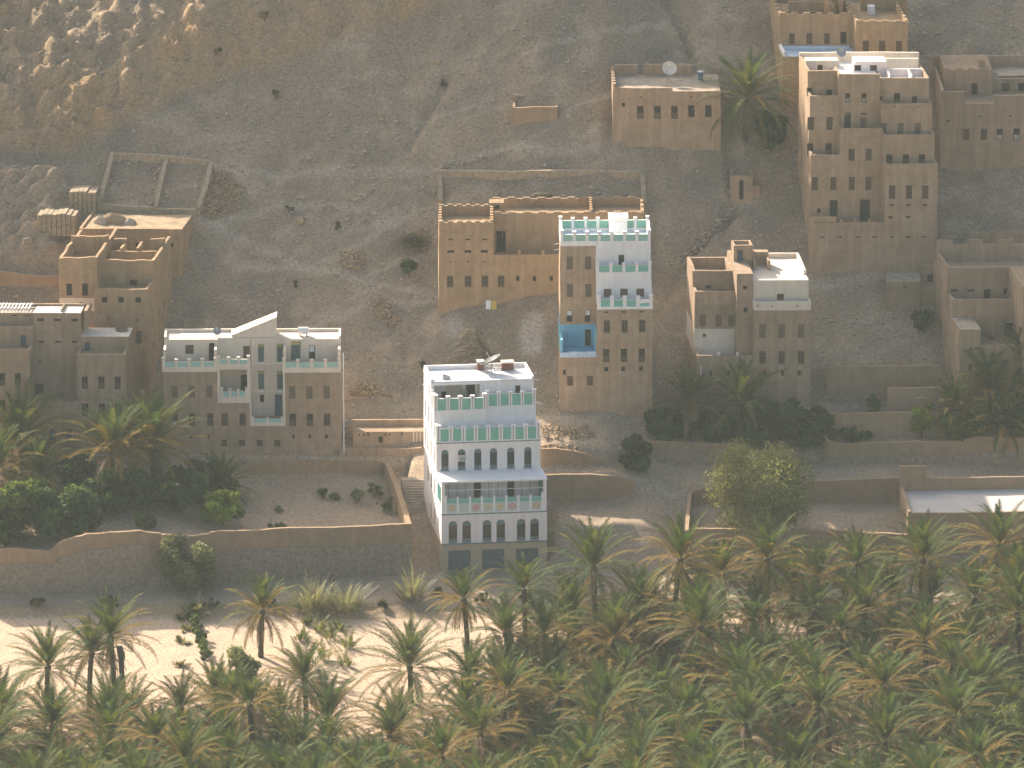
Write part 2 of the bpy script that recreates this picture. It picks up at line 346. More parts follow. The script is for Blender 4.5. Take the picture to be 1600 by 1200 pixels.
for path, w in (([(310,340),(400,385),(480,420),(560,437),(640,452),(690,462)], .8), ([(380,415),(480,420),(545,390),(605,358),(590,335),(520,320),(440,322),(330,352)], .7),
                ([(470,522),(545,490),(590,468),(690,466)], .7), ([(330,262),(470,272),(600,268),(690,262),(790,232),(870,238),(950,240)], .8), ([(555,440),(630,408),(690,388)], .6),
                ([(600,350),(640,330),(600,345)], 1.6), ([(820,85),(880,66),(960,45),(1040,38)], .6), ([(845,652),(920,655),(1010,652)], 1.2),
                ([(850,739),(945,741),(1000,752),(1060,775),(1085,800)], .9), ([(1262,447),(1330,436),(1450,414)], .9), ([(1090,170),(1180,120),(1200,95)], .6),
                ([(800,235),(860,200),(900,165),(950,150)], .5), ([(640,190),(760,165),(800,160)], .4)):
    paint(path, w * .75, PAL, .6)
paint([(830,505),(832,540)], 1.6, (.50,.47,.43), .7)
paint([(708,500),(712,516)], 1.2, (.42,.39,.35), .7)
paint([(886,752),(888,782)], .6, (.46,.42,.37), .7)
paint([(655,885),(652,850),(650,805)], 1.6, (.36,.30,.23), .8)

col = col * np.where(YY > -9.9, .82, 1.0)[..., None] * np.array((1.24, 1.12, .985))
nx, ny = len(gx), len(gy)
idx = np.arange(nx * ny).reshape(nx, ny)
faces = np.stack([idx[:-1,:-1], idx[1:,:-1], idx[1:,1:], idx[:-1,1:]], -1).reshape(-1, 4)
gv = np.stack([XX, YY, GZ], -1).reshape(-1, 3)
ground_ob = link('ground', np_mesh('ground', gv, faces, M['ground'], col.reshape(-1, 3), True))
tag(ground_ob, 'stony hillside rising from the sandy wadi floor', kind='structure')
# ------------------------------------------------------------------ building kit
WCACHE = {}
def wmesh(key, fn, mats):
    if key not in WCACHE:
        b = MB(); fn(b); WCACHE[key] = b.mesh(key[0], mats)
    return WCACHE[key]

def window_meshes(kind, w, h):
    """(name, frame mesh, child name, child mesh): origin bottom centre of the opening, y into the wall"""
    w = round(w, 2); h = round(h, 2); t = min(.07, w * .14)
    def frame(b, y0=.05, y1=.13, m=0, mull=True, trans=None):
        b.box(-w/2, -w/2+t, y0, y1, 0, h, m); b.box(w/2-t, w/2, y0, y1, 0, h, m)
        b.box(-w/2+t, w/2-t, y0, y1, 0, t, m); b.box(-w/2+t, w/2-t, y0, y1, h-t, h, m)
        if mull: b.box(-.02, .02, y0+.01, y1-.01, t, h-t, m)
        for zz in (trans or []): b.box(-w/2+t, w/2-t, y0+.015, y1-.015, zz-.025, zz+.025, m)
    def pane(b, m=0, y=.15): b.quad((-w/2, y, 0), (w/2, y, 0), (w/2, y, h), (-w/2, y, h), m)
    k = (kind, w, h)
    if kind == 'slot':
        return 'vent_hole', wmesh(('vent_hole',)+k, lambda b: pane(b, 0, .17), M['dark']), None, None
    if kind == 'dark':
        return 'window', wmesh(('window',)+k, lambda b: frame(b, mull=False), M['wood']), 'pane', wmesh(('pane',)+k, lambda b: pane(b), M['dark'])  # no glass here: the sheet's colour paints the unlit room behind
    if kind in ('shut', 'shutp'):
        mt = M['wood'] if kind == 'shut' else M['woodp']
        def leafs(b):
            for s in (-1, 1):
                x0, x1 = (-w/2+t, -.01) if s < 0 else (.01, w/2-t)
                b.box(x0, x1, .10, .14, t, h-t, 0)
                for zz in (.12, .42, .72): b.box(x0+.05, x1-.05, .085, .10, h*zz, h*(zz+.18), 0)
        return 'window', wmesh(('window',)+k, lambda b: frame(b), mt), 'shutter', wmesh(('shutter',)+k, leafs, mt)
    if kind == 'lat':
        def lat(b):
            b.box(-w/2+t, w/2-t, .11, .15, t, h-t, 0)
            for s in (-1, 1):
                for z0, z1 in ((.14,.30),(.36,.56),(.66,.86)):
                    b.box(s*w*.2-w*.10, s*w*.2+w*.10, .095, .109, h*z0, h*z1, 1)
        return 'window', wmesh(('window',)+k, lambda b: frame(b, trans=[h*.33, h*.62]), M['wood']), 'lattice', wmesh(('lattice',)+k, lat, [M['woodp'], M['dark']])
    if kind in ('half', 'halfp'):
        low = M['woodp'] if kind == 'half' else M['tgreen']
        def halves(b):
            b.quad((-w/2, .16, h*.45), (w/2, .16, h*.45), (w/2, .16, h), (-w/2, .16, h), 1)
            b.box(-w/2+t, w/2-t, .11, .15, t, h*.45, 0)
            for i in range(3):
                x = -w/2+t+(w-2*t)*(i+.5)/3; b.box(x-.02, x+.02, .09, .11, t, h*.45, 1)
        return 'window', wmesh(('window',)+k, lambda b: frame(b, trans=[h*.45]), M['wood']), 'shutter', wmesh(('shutter',)+k, halves, [low, M['dark']])
    if kind == 'white':
        def wh(b):
            b.quad((-w/2, .15, h*.5), (w/2, .15, h*.5), (w/2, .15, h), (-w/2, .15, h), 0)
            b.quad((-w/2, .16, 0), (w/2, .16, 0), (w/2, .16, h*.5), (-w/2, .16, h*.5), 1)
            for i in range(3): b.box(-w*.3+w*.3*i-.02, -w*.3+w*.3*i+.02, .1, .14, 0, h*.5, 2)
        return 'window', wmesh(('window',)+k, lambda b: frame(b, mull=False, trans=[h*.5]), M['wood']), 'shutter', wmesh(('shutter',)+k, wh, [M['white'], M['dark'], M['wood']])
    if kind in ('door', 'doorb', 'doory'):
        mt = {'door': M['dark'], 'doorb': M['tblue'], 'doory': M['doorgrey']}[kind]
        def dr(b):
            b.quad((-w/2, .17, 0), (w/2, .17, 0), (w/2, .17, h*(.8 if kind == 'doory' else 1)), (-w/2, .17, h*(.8 if kind == 'doory' else 1)), 0)
            if kind == 'doory': b.box(-w/2+t, w/2-t, .1, .15, h*.8, h-t, 1)
        return 'door', wmesh(('door',)+k, lambda b: frame(b, mull=(kind != 'door'), trans=[h*.78]), M['wood'] if kind != 'doory' else M['teal']), 'door_leaf', wmesh(('door_leaf',)+k, dr, [mt, M['yellow']])
    if kind == 'garage':
        def gr(b):
            n = 16
            for i in range(n): b.box(-w/2, w/2, .16+.02*(i % 2), .24, h*i/n, h*(i+1)/n-.006, 0)
        return 'garage_door', wmesh(('garage_door',)+k, gr, M['doorgrey']), 'handle', wmesh(('handle',)+k, lambda b: b.box(-.15, .15, .12, .16, h*.30, h*.34), M['greymetal'])
    if kind == 'arch':
        def fr(b):                            # white spandrels closing the corners of a round head, grey green rim
            n = 10; rr = w/2; zc = h - rr
            for s in (-1, 1):
                pts = [(s*rr*math.sin(a), zc+rr*math.cos(a)) for a in [math.pi/2*i/n for i in range(n+1)]]
                for p, q in zip(pts, pts[1:]):
                    b.quad((p[0], .012, p[1]), (q[0], .012, q[1]), (q[0], .012, h) if True else None, (p[0], .012, h), 0)
                    b.quad((p[0], .012, p[1]), (q[0], .012, q[1]), (q[0]*.86, .03, zc+(q[1]-zc)*.86), (p[0]*.86, .03, zc+(p[1]-zc)*.86), 1)
                    b.quad((p[0], .012, p[1]), (q[0], .012, q[1]), (q[0], .16, q[1]), (p[0], .16, p[1]), 0)
                b.box(s*w/2-(.03 if s > 0 else 0), s*w/2+(.03 if s < 0 else 0), .05, .10, 0, zc, 1)
            b.box(-w/2, w/2, .03, .12, zc-.1, zc-.03, 1); b.box(-.012, .012, .11, .14, 0, zc-.1, 2)
            b.box(-w/2-.05, w/2+.05, -.05, .03, -.06, 0, 1)
        def pn(b):
            zc = h - w/2 - .06
            b.quad((-w/2, .15, 0), (w/2, .15, 0), (w/2, .15, zc), (-w/2, .15, zc), 0)
            b.quad((-w/2, .145, zc), (w/2, .145, zc), (w/2, .145, h), (-w/2, .145, h), 1)
            b.box(-w/2+.06, w/2-.06, .125, .148, .02, h*.16, 1)
        return 'window', wmesh(('window',)+k, fr, [M['pinkwhite'], M['arch'], M['wood']]), 'pane', wmesh(('pane',)+k, pn, [M['glass'], M['arch']])
    raise KeyError(kind)

class House:
    def __init__(s, name, label, cat, px, py, Y, phi=0.0, wall='mud', k=0.0, group=None, u=8.0, v=7.0, skew=0.0):
        s.sh = math.tan(R(skew)); s.wob = 0.0 if wall == 'pinkwhite' else .055; s.sd = rng.random() * 90
        p = at(px, py, Y=Y); s.A = p; s.phi = R(phi); s.mat = M[wall]; s.k = k; s.uc = u / 2; s.vc = v / 2
        s.root = empty(name, p, s.phi); tag(s.root, label, cat, group)
        s.Uv = np.array([math.cos(s.phi), math.sin(s.phi), 0]); s.Vv = np.array([-math.sin(s.phi), math.cos(s.phi), 0])
        s.mp = mpp(p); s.px0 = px; s.slope = .31 * math.tan(s.phi)
    def uz(s, px, py, v=0.0):                 # photo position -> (u, z) on the wall plane v
        d = ray(px, py); o = s.A + v * s.Vv
        t = np.dot(o - CAM, s.Vv) / np.dot(d, s.Vv); q = CAM + t * d - s.A
        return float(np.dot(q, s.Uv)) + v * s.sh, float(q[2])
    def U(s, px, v=0.0, py=None): return s.uz(px, 600 if py is None else py, v)[0]
    def Z(s, py, v=0.0, px=None):
        px = (s.A[0] / s.mp + 800) if px is None else px
        return s.uz(px, py, v)[1]
    def T(s, p):
        f = 1 - s.k * p[2]
        v_ = s.vc + (p[1] - s.vc) * f
        du = dv = 0.0
        if s.wob:
            q = p[2] / 2.1 + s.sd; a = s.wob * 2
            du = a * float(vnoise(p[1] / 3.1 + 11 + s.sd, q)) + a * .4 * float(vnoise(p[0] / 1.3, q * 1.7)); dv = a * float(vnoise(p[0] / 2.7 + s.sd, q + 31))
        return (s.uc + (p[0] - s.uc) * f - s.sh * v_ + du, v_ + dv, p[2])
    def add(s, b, name, m, loc=None):         # a part given in house coordinates
        if loc is None: b.v = [s.T(p) for p in b.v]
        return b.build(name, m, s.root, s.T(loc) if loc is not None else None)
    def W(s, v, rows):                        # rows: (py top, py bottom, width px, kind, [px ...]) -> openings on plane v
        out = []
        for y0, y1, w, kind, xs in rows:
            for x in xs:
                dy = s.slope * (x - s.px0)
                u, z = s.uz(x, y1 - dy, v); _, z1 = s.uz(x, y0 - dy, v)
                out.append((u, z, w * s.mp, z1 - z, kind))
        return out
    def face(s, b, P, a0, a1, z0, z1, ops, rev, m=0):
        A = sorted(set([a0, a1] + [round(x, 4) for o in ops for x in (max(a0, o[0]-o[2]/2), min(a1, o[0]+o[2]/2))]))
        Zs = sorted(set([z0, z1] + [round(x, 4) for o in ops for x in (max(z0, o[1]), min(z1, o[1]+o[3]))]))
        def dens(X, st):
            out = [X[0]]
            for x0, x1 in zip(X, X[1:]):
                n = max(1, int((x1 - x0) / st)); out += [x0 + (x1 - x0) * i / n for i in range(1, n + 1)]
            return out
        if s.wob: A, Zs = dens(A, 1.0), dens(Zs, 1.0)
        for i in range(len(A)-1):
            for j in range(len(Zs)-1):
                ca, cz = (A[i]+A[i+1])/2, (Zs[j]+Zs[j+1])/2
                if any(abs(ca-o[0]) < o[2]/2 and o[1] < cz < o[1]+o[3] for o in ops): continue
                b.quad(P(A[i], Zs[j], 0), P(A[i+1], Zs[j], 0), P(A[i+1], Zs[j+1], 0), P(A[i], Zs[j+1], 0), m)
        for o in ops:
            l, r, lo, hi = o[0]-o[2]/2, o[0]+o[2]/2, o[1], o[1]+o[3]
            if r <= a0 or l >= a1: continue
            for (p, q) in (((l,lo),(r,lo)), ((r,lo),(r,hi)), ((r,hi),(l,hi)), ((l,hi),(l,lo))):
                b.quad(P(*p, 0), P(*q, 0), P(*q, rev), P(*p, rev), m)
    def block(s, u0, u1, v0, v1, z0, z1, F=(), Lf=(), Rt=(), wall=None, roof=None, name='wall', rev=.26, bottom=False):
        b = MB(); T = s.T
        fo = []
        for o in F:
            if u0 < o[0] < u1 and z0 < o[1] + o[3] * .5 < z1:
                lo, hi = max(o[1], z0 + .04), min(o[1] + o[3], z1 - .04); fo.append((o[0], lo, o[2], hi - lo, o[4]))
        s.face(b, lambda a, z, d: T((a, v0 + d, z)), u0, u1, z0, z1, fo, rev)
        s.face(b, lambda a, z, d: T((u0 + d, a, z)), v0, v1, z0, z1, Lf, rev)
        s.face(b, lambda a, z, d: T((u1 - d, a, z)), v0, v1, z0, z1, Rt, rev)
        b.quad(T((u0,v1,z0)), T((u1,v1,z0)), T((u1,v1,z1)), T((u0,v1,z1)))
        b.quad(T((u0,v0,z1)), T((u1,v0,z1)), T((u1,v1,z1)), T((u0,v1,z1)), 1)
        if bottom: b.quad(T((u0,v0,z0)), T((u1,v0,z0)), T((u1,v1,z0)), T((u0,v1,z0)))
        wm = M[wall] if wall else s.mat
        o = b.build(name, [wm, M[roof] if roof else wm], s.root)
        for op in fo: s.put(op, (op[0], v0, op[1]), 0)
        for op in Lf: s.put(op, (u0, op[0], op[1]), -math.pi/2)
        for op in Rt: s.put(op, (u1, op[0], op[1]), math.pi/2)
        return o
    def put(s, op, loc, rz):
        nm, fr, cn, cm = window_meshes(op[4], op[2], op[3])
        o = link(nm, fr, s.root, s.T(loc), rz)
        if cm: link(cn, cm, o)
        return o
    def box(s, name, u0, u1, v0, v1, z0, z1, m, parent=None):
        b = MB(); b.box(u0, u1, v0, v1, z0, z1); b.v = [s.T(p) for p in b.v]
        return b.build(name, M[m] if isinstance(m, str) else m, parent or s.root)
    def para(s, u0, u1, v0, v1, z, h, t=.32, sides='FLRB', wall=None, jag=.06, merl=None, name='parapet'):
        """roof-edge walls; merl=(period, gap depth) notches the top"""
        wm = M[wall] if wall else s.mat
        F, B = 'F' in sides, 'B' in sides
        segs = []
        if F: segs.append(((u0, v0), (u1, v0), (0, t)))
        if B: segs.append(((u0, v1), (u1, v1), (0, -t)))
        a, c = v0 + (t if F else 0), v1 - (t if B else 0)
        if 'L' in sides: segs.append(((u0, a), (u0, c), (t, 0)))
        if 'R' in sides: segs.append(((u1, a), (u1, c), (-t, 0)))
        for p, q, off in segs:
            L = math.hypot(q[0]-p[0], q[1]-p[1])
            if L < .3: continue
            ts, hs = [], []
            if merl:
                n = max(1, int(round(L / merl[0]))); e = .5
                for i in range(n):
                    for f, hh in ((i, h), (i + e, h), (i + e + .001, h - merl[1]), (i + .999, h - merl[1])): ts.append(f / n); hs.append(hh)
                ts.append(1.0); hs.append(h)
            else:
                n = max(2, int(L / .5))
                for i in range(n + 1): ts.append(i / n); hs.append(h)
            ph = rng.random() * 99
            hs = [hh + jag * (2.2 * float(vnoise(ph + t_ * L * .55, ph)) + float(vnoise(ph * 2 + t_ * L * 2.1, 3.3))) + rng.uniform(-.004, .004) for t_, hh in zip(ts, hs)]
            b = MB()
            pt = lambda t_, zz, o_: s.T((p[0]+(q[0]-p[0])*t_+off[0]*o_, p[1]+(q[1]-p[1])*t_+off[1]*o_, zz))
            for i in range(len(ts)-1):
                z0_, z1_ = z + hs[i], z + hs[i+1]
                b.quad(pt(ts[i], z, 0), pt(ts[i+1], z, 0), pt(ts[i+1], z1_, 0), pt(ts[i], z0_, 0))
                b.quad(pt(ts[i], z, 1), pt(ts[i+1], z, 1), pt(ts[i+1], z1_, 1), pt(ts[i], z0_, 1))
                b.quad(pt(ts[i], z0_, 0), pt(ts[i+1], z1_, 0), pt(ts[i+1], z1_, 1), pt(ts[i], z0_, 1))
            b.quad(pt(0, z, 0), pt(0, z, 1), pt(0, z+hs[0], 1), pt(0, z+hs[0], 0)); b.quad(pt(1, z, 0), pt(1, z, 1), pt(1, z+hs[-1], 1), pt(1, z+hs[-1], 0))
            b.build(name, wm, s.root)
    def posts(s, u0, u1, v, z, h, n, wall='lime', panel='green', pw=.30, ph=.72, base=.12, cap=.10, dirn='u', deco=None, twin=False, inner=False):
        """white terrace parapet with a coloured panel between each two posts; dirn 'v' runs it back along a side"""
        L = u1 - u0; t = .22
        P = (lambda a, d: (a, v + d)) if dirn == 'u' else (lambda a, d: (v + d, a))
        def bx(b, a0, a1, d0, d1, z0, z1, m=0):
            x0, y0 = P(a0, d0); x1, y1 = P(a1, d1); b.box(min(x0,x1), max(x0,x1), min(y0,y1), max(y0,y1), z0, z1, m)
        b = MB(); bx(b, u0, u1, .06, t, z, z + h * ph); bx(b, u0, u1, -.05, .055, z - .05, z + base * h)
        s.add(b, 'parapet', M[wall])
        step = (L - pw) / n
        for i in range(n + 1):
            a = u0 + step * i
            big = i in (0, n)
            key = ('post', round(pw, 2), round(h, 2), twin, wall, big, dirn)
            def mk(b):
                hh = h * (1.12 if big else 1)
                bx0 = lambda *q: (b.box(q[0], q[1], q[2], q[3], q[4], q[5], q[6] if len(q) > 6 else 0) if dirn == 'u' else b.box(q[2], q[3], q[0], q[1], q[4], q[5], q[6] if len(q) > 6 else 0))
                if twin:
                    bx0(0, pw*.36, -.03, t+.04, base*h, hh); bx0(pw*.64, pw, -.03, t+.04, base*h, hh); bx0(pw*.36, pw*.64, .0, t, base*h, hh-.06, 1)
                else: bx0(0, pw, -.03, t+.04, base*h, hh)
                bx0(-.04, pw+.04, -.07, t+.08, hh, hh+cap)
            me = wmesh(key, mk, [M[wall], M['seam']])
            x, y = P(a, 0); o = link('post', me, s.root, s.T((x, y, z)))
            if i < n:
                w = step - pw
                def pn(b):
                    y0 = .025 if not inner else .025
                    if dirn == 'u': b.box(0, w, y0, .055, 0, h * (ph - base) - .02)
                    else: b.box(y0, .055, 0, w, 0, h * (ph - base) - .02)
                x, y = P(a + pw, 0)
                if not deco:
                    link('panel', wmesh(('panel', round(w,3), round(h,2), ph, panel, dirn), pn, M[panel]), s.root, s.T((x, y, z + base * h + .01)))
                else:
                    hp = h * (ph - base); c1, c2 = deco[i]
                    def dc(b):
                        b.box(0, w, .025, .055, hp*.68, hp-.02, 0); b.box(0, w, .02, .055, 0, hp*.66, 1)
                    pz = link('panel', wmesh(('panel', 'deco', round(w,3), round(h,2)), dc, [M['green'], M['tgreen']]), s.root, s.T((x, y, z + base*h + .01)))
                    if c1:
                        def fl(b):
                            cx, cz, r = w/2, hp*.33, hp*.31
                            if c1 == 'tpink': b.poly([(cx-r,.012,cz),(cx,.012,cz-r),(cx+r,.012,cz),(cx,.012,cz+r)], 0)
                            else:
                                for q in range(8):
                                    a_ = q*math.pi/4; rr = r*.62; px_, pz_ = cx+rr*math.cos(a_)*.9, cz+rr*math.sin(a_)*.9; s_ = r*.30
                                    b.poly([(px_-s_,.012,pz_),(px_,.012,pz_-s_),(px_+s_,.012,pz_),(px_,.012,pz_+s_)], 0)
                            s_ = r*.33; b.poly([(cx-s_,.008,cz),(cx,.008,cz-s_),(cx+s_,.008,cz),(cx,.008,cz+s_)], 1)
                        link('flower_motif', wmesh(('flower_motif', c1, round(w,3), round(h,2)), fl, [M[c1], M[c2]]), pz)

def satellite_dish(loc, r, az, el, m, label, mast=.5):
    root = empty('satellite_dish', loc, 0); tag(root, label, 'satellite dish')
    b = MB(); n = 20
    d = Vector((math.sin(az)*math.cos(el), math.cos(az)*math.cos(el), math.sin(el))); x = d.orthogonal().normalized(); y = d.cross(x)
    c = Vector((0, 0, mast + r * .55)); rings = [(0, 0)] + [(r*q, .30*r*q*q) for q in (.35, .7, 1.0)]
    P = lambda q, i: tuple(c + d * q[1] + x * (q[0] * math.cos(2*math.pi*i/n)) + y * (q[0] * math.sin(2*math.pi*i/n)))
    for q0, q1 in zip(rings, rings[1:]):
        for i in range(n): b.quad(P(q0, i), P(q0, i+1), P(q1, i+1), P(q1, i))
    for i in range(n): b.quad(P((r, .30*r), i), P((r, .30*r), i+1), P((r*.97, .30*r-.05), i+1), P((r*.97, .30*r-.05), i))
    b.build('dish', m, root)
    b = MB(); b.tube((0,0,0), tuple(c - d*.05), .05, .04); b.tube((-.3,-.2,0), tuple(c-d*.05), .025); b.tube((.3,-.2,0), tuple(c-d*.05), .025); b.build('mast', M['greymetal'], root)
    b = MB(); tip = c + d * (r*.95); b.tube(tuple(c + x*r*.95 + d*.28*r), tuple(tip), .02); b.tube(tuple(c - x*r*.5 - y*r*.8 + d*.28*r), tuple(tip), .02); b.tube(tuple(tip), tuple(tip - d*.15), .06); b.build('feed_arm', M['greymetal'], root)
    return root
def on(h, u, v, z):                           # house-local point -> world
    q = h.T((u, v, z)); return h.A + q[0] * h.Uv + q[1] * h.Vv + np.array([0, 0, q[2]])
# ------------------------------------------------------------------ the white house with green terrace panels
h = House('white_house', 'tall white house with green terrace panels and three garage doors by the road', 'house', 690, 893, 0.0, 6.0, 'pinkwhite', .001, u=10.3, v=11, skew=3.5)
W_ = 10.35
z1, z2, z3, z4, z5, z6 = 2.8, 5.9, 9.2, 12.2, 14.95, 17.2
V3, V4L, V4R, V5 = 3.2, 4.6, 5.5, 6.6
VB = 11.2
h.block(0, W_, 0, VB, -1.0, z1, F=h.W(0, [(861,894,35,'garage',[718,771,824])]), wall='tanstone')
sidew = [(v_, z_, .55, 1.35, 'arch') for z_ in (3.6,) for v_ in (2.0, 4.2, 6.4)]
h.block(-.02, W_+.02, -.02, VB, z1, z2, F=h.W(0, [(815,849,13.5,'arch',[707.5,729,761,782.5,814.5,835.5])]), Lf=sidew, wall='pinkwhite', roof='lime')
h.box('cornice', -.07, W_+.07, -.07, .0, z1-.06, z1+.06, 'arch'); h.box('cornice', -.07, W_+.07, -.08, .0, z2-.1, z2, 'arch')
# loggia: back wall, side walls, roof slab
h.block(0, W_, 2.7, VB, z2, z3-.12, F=h.W(2.7, [(752,781,11.5,'door',[746,798.5])]), Lf=[(v_, 6.7, .6, 1.4, 'arch') for v_ in (4.4, 6.4, 8.6)], wall='pinkwhite')
for uu in ((0, .3), (W_-.3, W_)):
    h.block(uu[0], uu[1], 0, 2.69, z2, z3-.12, wall='pinkwhite', name='side_wall')
for i in range(4): h.box('shutter', -.03, .0, .45+i*.55, .85+i*.55, 6.9, 8.5, 'teal')
h.box('roof_slab', -.06, W_+.06, -.10, V3, z3-.118, z3+.05, 'lime')
for x in (700,714,727,764,778,815,829):
    q = h.uz(x, 778, 2.7); h.box('wall_batten', q[0]-.02, q[0]+.02, 2.66, 2.70, z2, z3-.13, 'arch')
h.box('awning_panel', W_-.34, W_-.305, .2, 2.6, z2+.5, z3-.2, 'teal')
DECO = [('torange','tyel'),(None,None),('tpink','torange'),('tyel','torange'),('tyel','torange'),('tpink','torange'),(None,None),('torange','tyel')]
h.posts(.3, W_-.3, .02, z2, 1.62, 8, 'lime', 'green', .22, .92, .06, .05, deco=DECO)
b = MB(); b.tube((.3,.15,z2+2.35), (W_-.3,.15,z2+2.35), .03); b.tube((W_/2,.15,z2+1.5), (W_/2,.15,z3-.12), .03); h.add(b, 'railing', M['white'])
# third storey and its terrace
h.block(-.04, W_-.05, V3, VB, z3+.05, z4, F=h.W(V3, [(703,735,11.5,'arch',[694.7,721,746.5,771.2,798.5,825.5])]), Lf=[(v_, 9.9, .6, 1.6, 'arch') for v_ in (4.5, 6.5, 8.5, 10.2)], wall='pinkwhite', roof='lime')
h.box('cornice', -.08, W_-.01, V3-.06, V3, z4-.12, z4-.02, 'arch')
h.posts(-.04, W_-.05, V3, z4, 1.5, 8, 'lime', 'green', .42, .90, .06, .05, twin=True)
h.posts(V3+.3, V4R, -.04, z4, 1.5, 2, 'lime', 'green', .30, .90, .06, .05, dirn='v'); h.box('side_parapet', W_-.27, W_-.05, V3+.3, V4R, z4, z4+1.35, 'lime')
h.block(-.05, W_/2, V4L, VB, z4, z5, Lf=[(v_, 12.9, .6, 1.5, 'arch') for v_ in (6.0, 8.0, 10.0)], wall='lime')
h.block(W_/2, W_-.1, V4R, VB, z4, z5, wall='lime')
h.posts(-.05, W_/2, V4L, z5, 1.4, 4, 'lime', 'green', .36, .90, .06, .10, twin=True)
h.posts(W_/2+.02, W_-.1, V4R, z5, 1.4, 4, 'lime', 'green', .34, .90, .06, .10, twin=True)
h.posts(V4L+.3, V5, -.05, z5, 1.4, 2, 'lime', 'green', .30, .90, .06, .10, dirn='v'); h.box('side_parapet', W_-.32, W_-.1, V4R+.3, V5, z5, z5+1.3, 'lime')
# top storey: open room on the left, closed room on the right, roof over both
h.block(W_/2, W_-.12, V5, VB, z5, z6, F=h.W(V5, [(606,622,8,'door',[810])]), wall='lime')
h.block(-.05, W_/2-.3, V5+2.6, VB, z5, z6-.2, F=h.W(V5+2.6, [(588,622,15,'door',[735]), ]), wall='lime')
q = h.uz(708, 622, V5+2.6); h.box('wall_panel', q[0]-.85, q[0]+.85, V5+2.56, V5+2.598, z5, z6-.25, 'cream')
h.block(-.05, .25, V5, V5+2.59, z5, z6-.2, wall='lime', name='side_wall', Lf=[(V5+1.2, z5+.6, .6, 1.2, 'arch')])
h.block(W_/2-.29, W_/2-.01, V5, V5+2.59, z5, z6-.2, wall='lime', name='side_wall')
h.box('roof_slab', -.07, W_/2-.005, V5-.12, VB+.02, z6-.199, z6+.02, 'lime')
h.para(-.05, W_-.12, V5, VB, z6+.02, .40, .22, 'LRB', 'lime', .01); h.para(-.05, W_-.12, V5, V5+.2, z6+.021, .14, .16, 'F', 'lime', .005)
for q, (v_, z_) in enumerate(((V5+3.5, z6-.3), (V5+1.5, z6-.35), (V4R+.6, z5+.1), (V3+.8, z4+.1))):
    b = MB(); b.tube((W_-.15, v_, z_), (W_+.75, v_-.1, z_-.12), .055); h.add(b, 'water_spout', M['white'])
b = MB(); b.tube((0, VB-3.2, z6-.35), (-.7, VB-3.3, z6-.5), .055); h.add(b, 'water_spout', M['white'])
b = MB(); b.box(-.38,.38,-.55,-.02,0,.52); b.box(-.30,.30,-.57,-.551,.06,.46,1)
ac = b.build('air_conditioner', [M['cream'], M['greymetal']], None); q = h.uz(721, 717, V3); ac.location = Vector(on(h, q[0], V3, q[1]-.1)); ac.rotation_euler = (0,0,h.phi); tag(ac, 'boxy air conditioner in the second upper window of the white house', 'air conditioner')
satellite_dish(on(h, 6.5, VB-1.6, z6+.02), 1.15, R(-77), R(64), M['meshgrey'], 'large dark mesh satellite dish lying back on the white roof', .35)
for (u_, v_, w_, hh, lab) in ((8.2, VB-.9, 1.15, .72, 'larger dark red box with a pale lid on the white roof corner'), (5.55, VB-.55, .6, .75, 'small dark red box behind the dish on the white roof')):
    b = MB(); b.box(-w_/2,w_/2,-.35,.35,0,hh); b.box(-w_/2-.05,w_/2+.05,-.4,.4,hh,hh+.14,1); o = b.build('roof_box', [M['brick'], M['cream']], None, on(h, u_, v_, z6+.02), h.phi); tag(o, lab, 'box')
b = MB()
for i in range(4): b.tube((i*.3,0,0), (i*.3,0,.28), .12, .10, 8)
o = b.build('vent_stub_row', M['white'], None, on(h, 6.9, VB-1.0, z6+.02), h.phi); tag(o, 'row of short white vent stubs between dish and red box', 'vents')
b = MB(); b.tube((0,0,.25),(.5,0,.2),.28,.22,10); b.box(.4,.75,-.12,.12,0,.3); o = b.build('water_pump', M['greymetal'], None, on(h, 1.3, V5+1.2, z6+.02), h.phi); tag(o, 'grey water pump at the front left of the white roof', 'pump')
def chair(h, u_, v_, z_, m, lab):
    r_ = empty('terrace_chair', on(h, u_, v_, z_), h.phi + rng.uniform(-.5,.5)); tag(r_, lab, 'chair')
    b = MB(); b.box(-.25,.25,-.25,.25,.40,.46); b.build('seat', m, r_)
    b = MB(); b.box(-.25,.25,.22,.27,.46,.95); b.build('backrest', m, r_)
    for sx in (-.21,.21):
        for sy in (-.21,.21):
            b = MB(); b.box(sx-.025,sx+.025,sy-.025,sy+.025,0,.40); b.build('leg', m, r_)
chair(h, 1.4, V5+1.0, z5, M['black'], 'dark chair on the left top terrace of the white house')
chair(h, 3.6, V5+1.3, z5, M['greymetal'], 'grey chair near the doorway on the white house top terrace')

# ------------------------------------------------------------------ the tower house, brown below and white above
h = House('tower_house', 'narrow brown tower house with white upper storeys and a blue balcony', 'house', 875, 645, 21.4, 1.5, 'mud', .0015, u=9.2, v=7.4)
W_ = h.U(1020); D = h.U(932)
zT = h.Z(482); zL = h.Z(555); VB = 7.6
h.block(D, W_, 0, VB, -1.5, zT, F=h.W(0, [(501,521,10,'lat',[948,976,1004]), (546,567,10,'half',[948,976,1004]), (487.5,490,7,'slot',[947,975,1004]), (574,581,6.5,'dark',[948,975,1003])]))
h.block(0, D, 0, VB, -1.5, zL, F=h.W(0, [(588,603,9.5,'shut',[891,922]), (578,586,4,'slot',[882])]))
zb = h.Z(507, 2.8); zt = h.Z(381, 2.8)
h.block(0, D, 2.8, VB, zL, zb, F=h.W(2.8, [(515,552,10,'door',[919])]), wall='blue')
h.block(0, D, 2.8, VB, zb, zt, F=h.W(2.8, [(401,421,10,'shutp',[889.5,919]), (444,464,10,'shutp',[889.5,919]), (485,503,9.5,'white',[889,918])]))
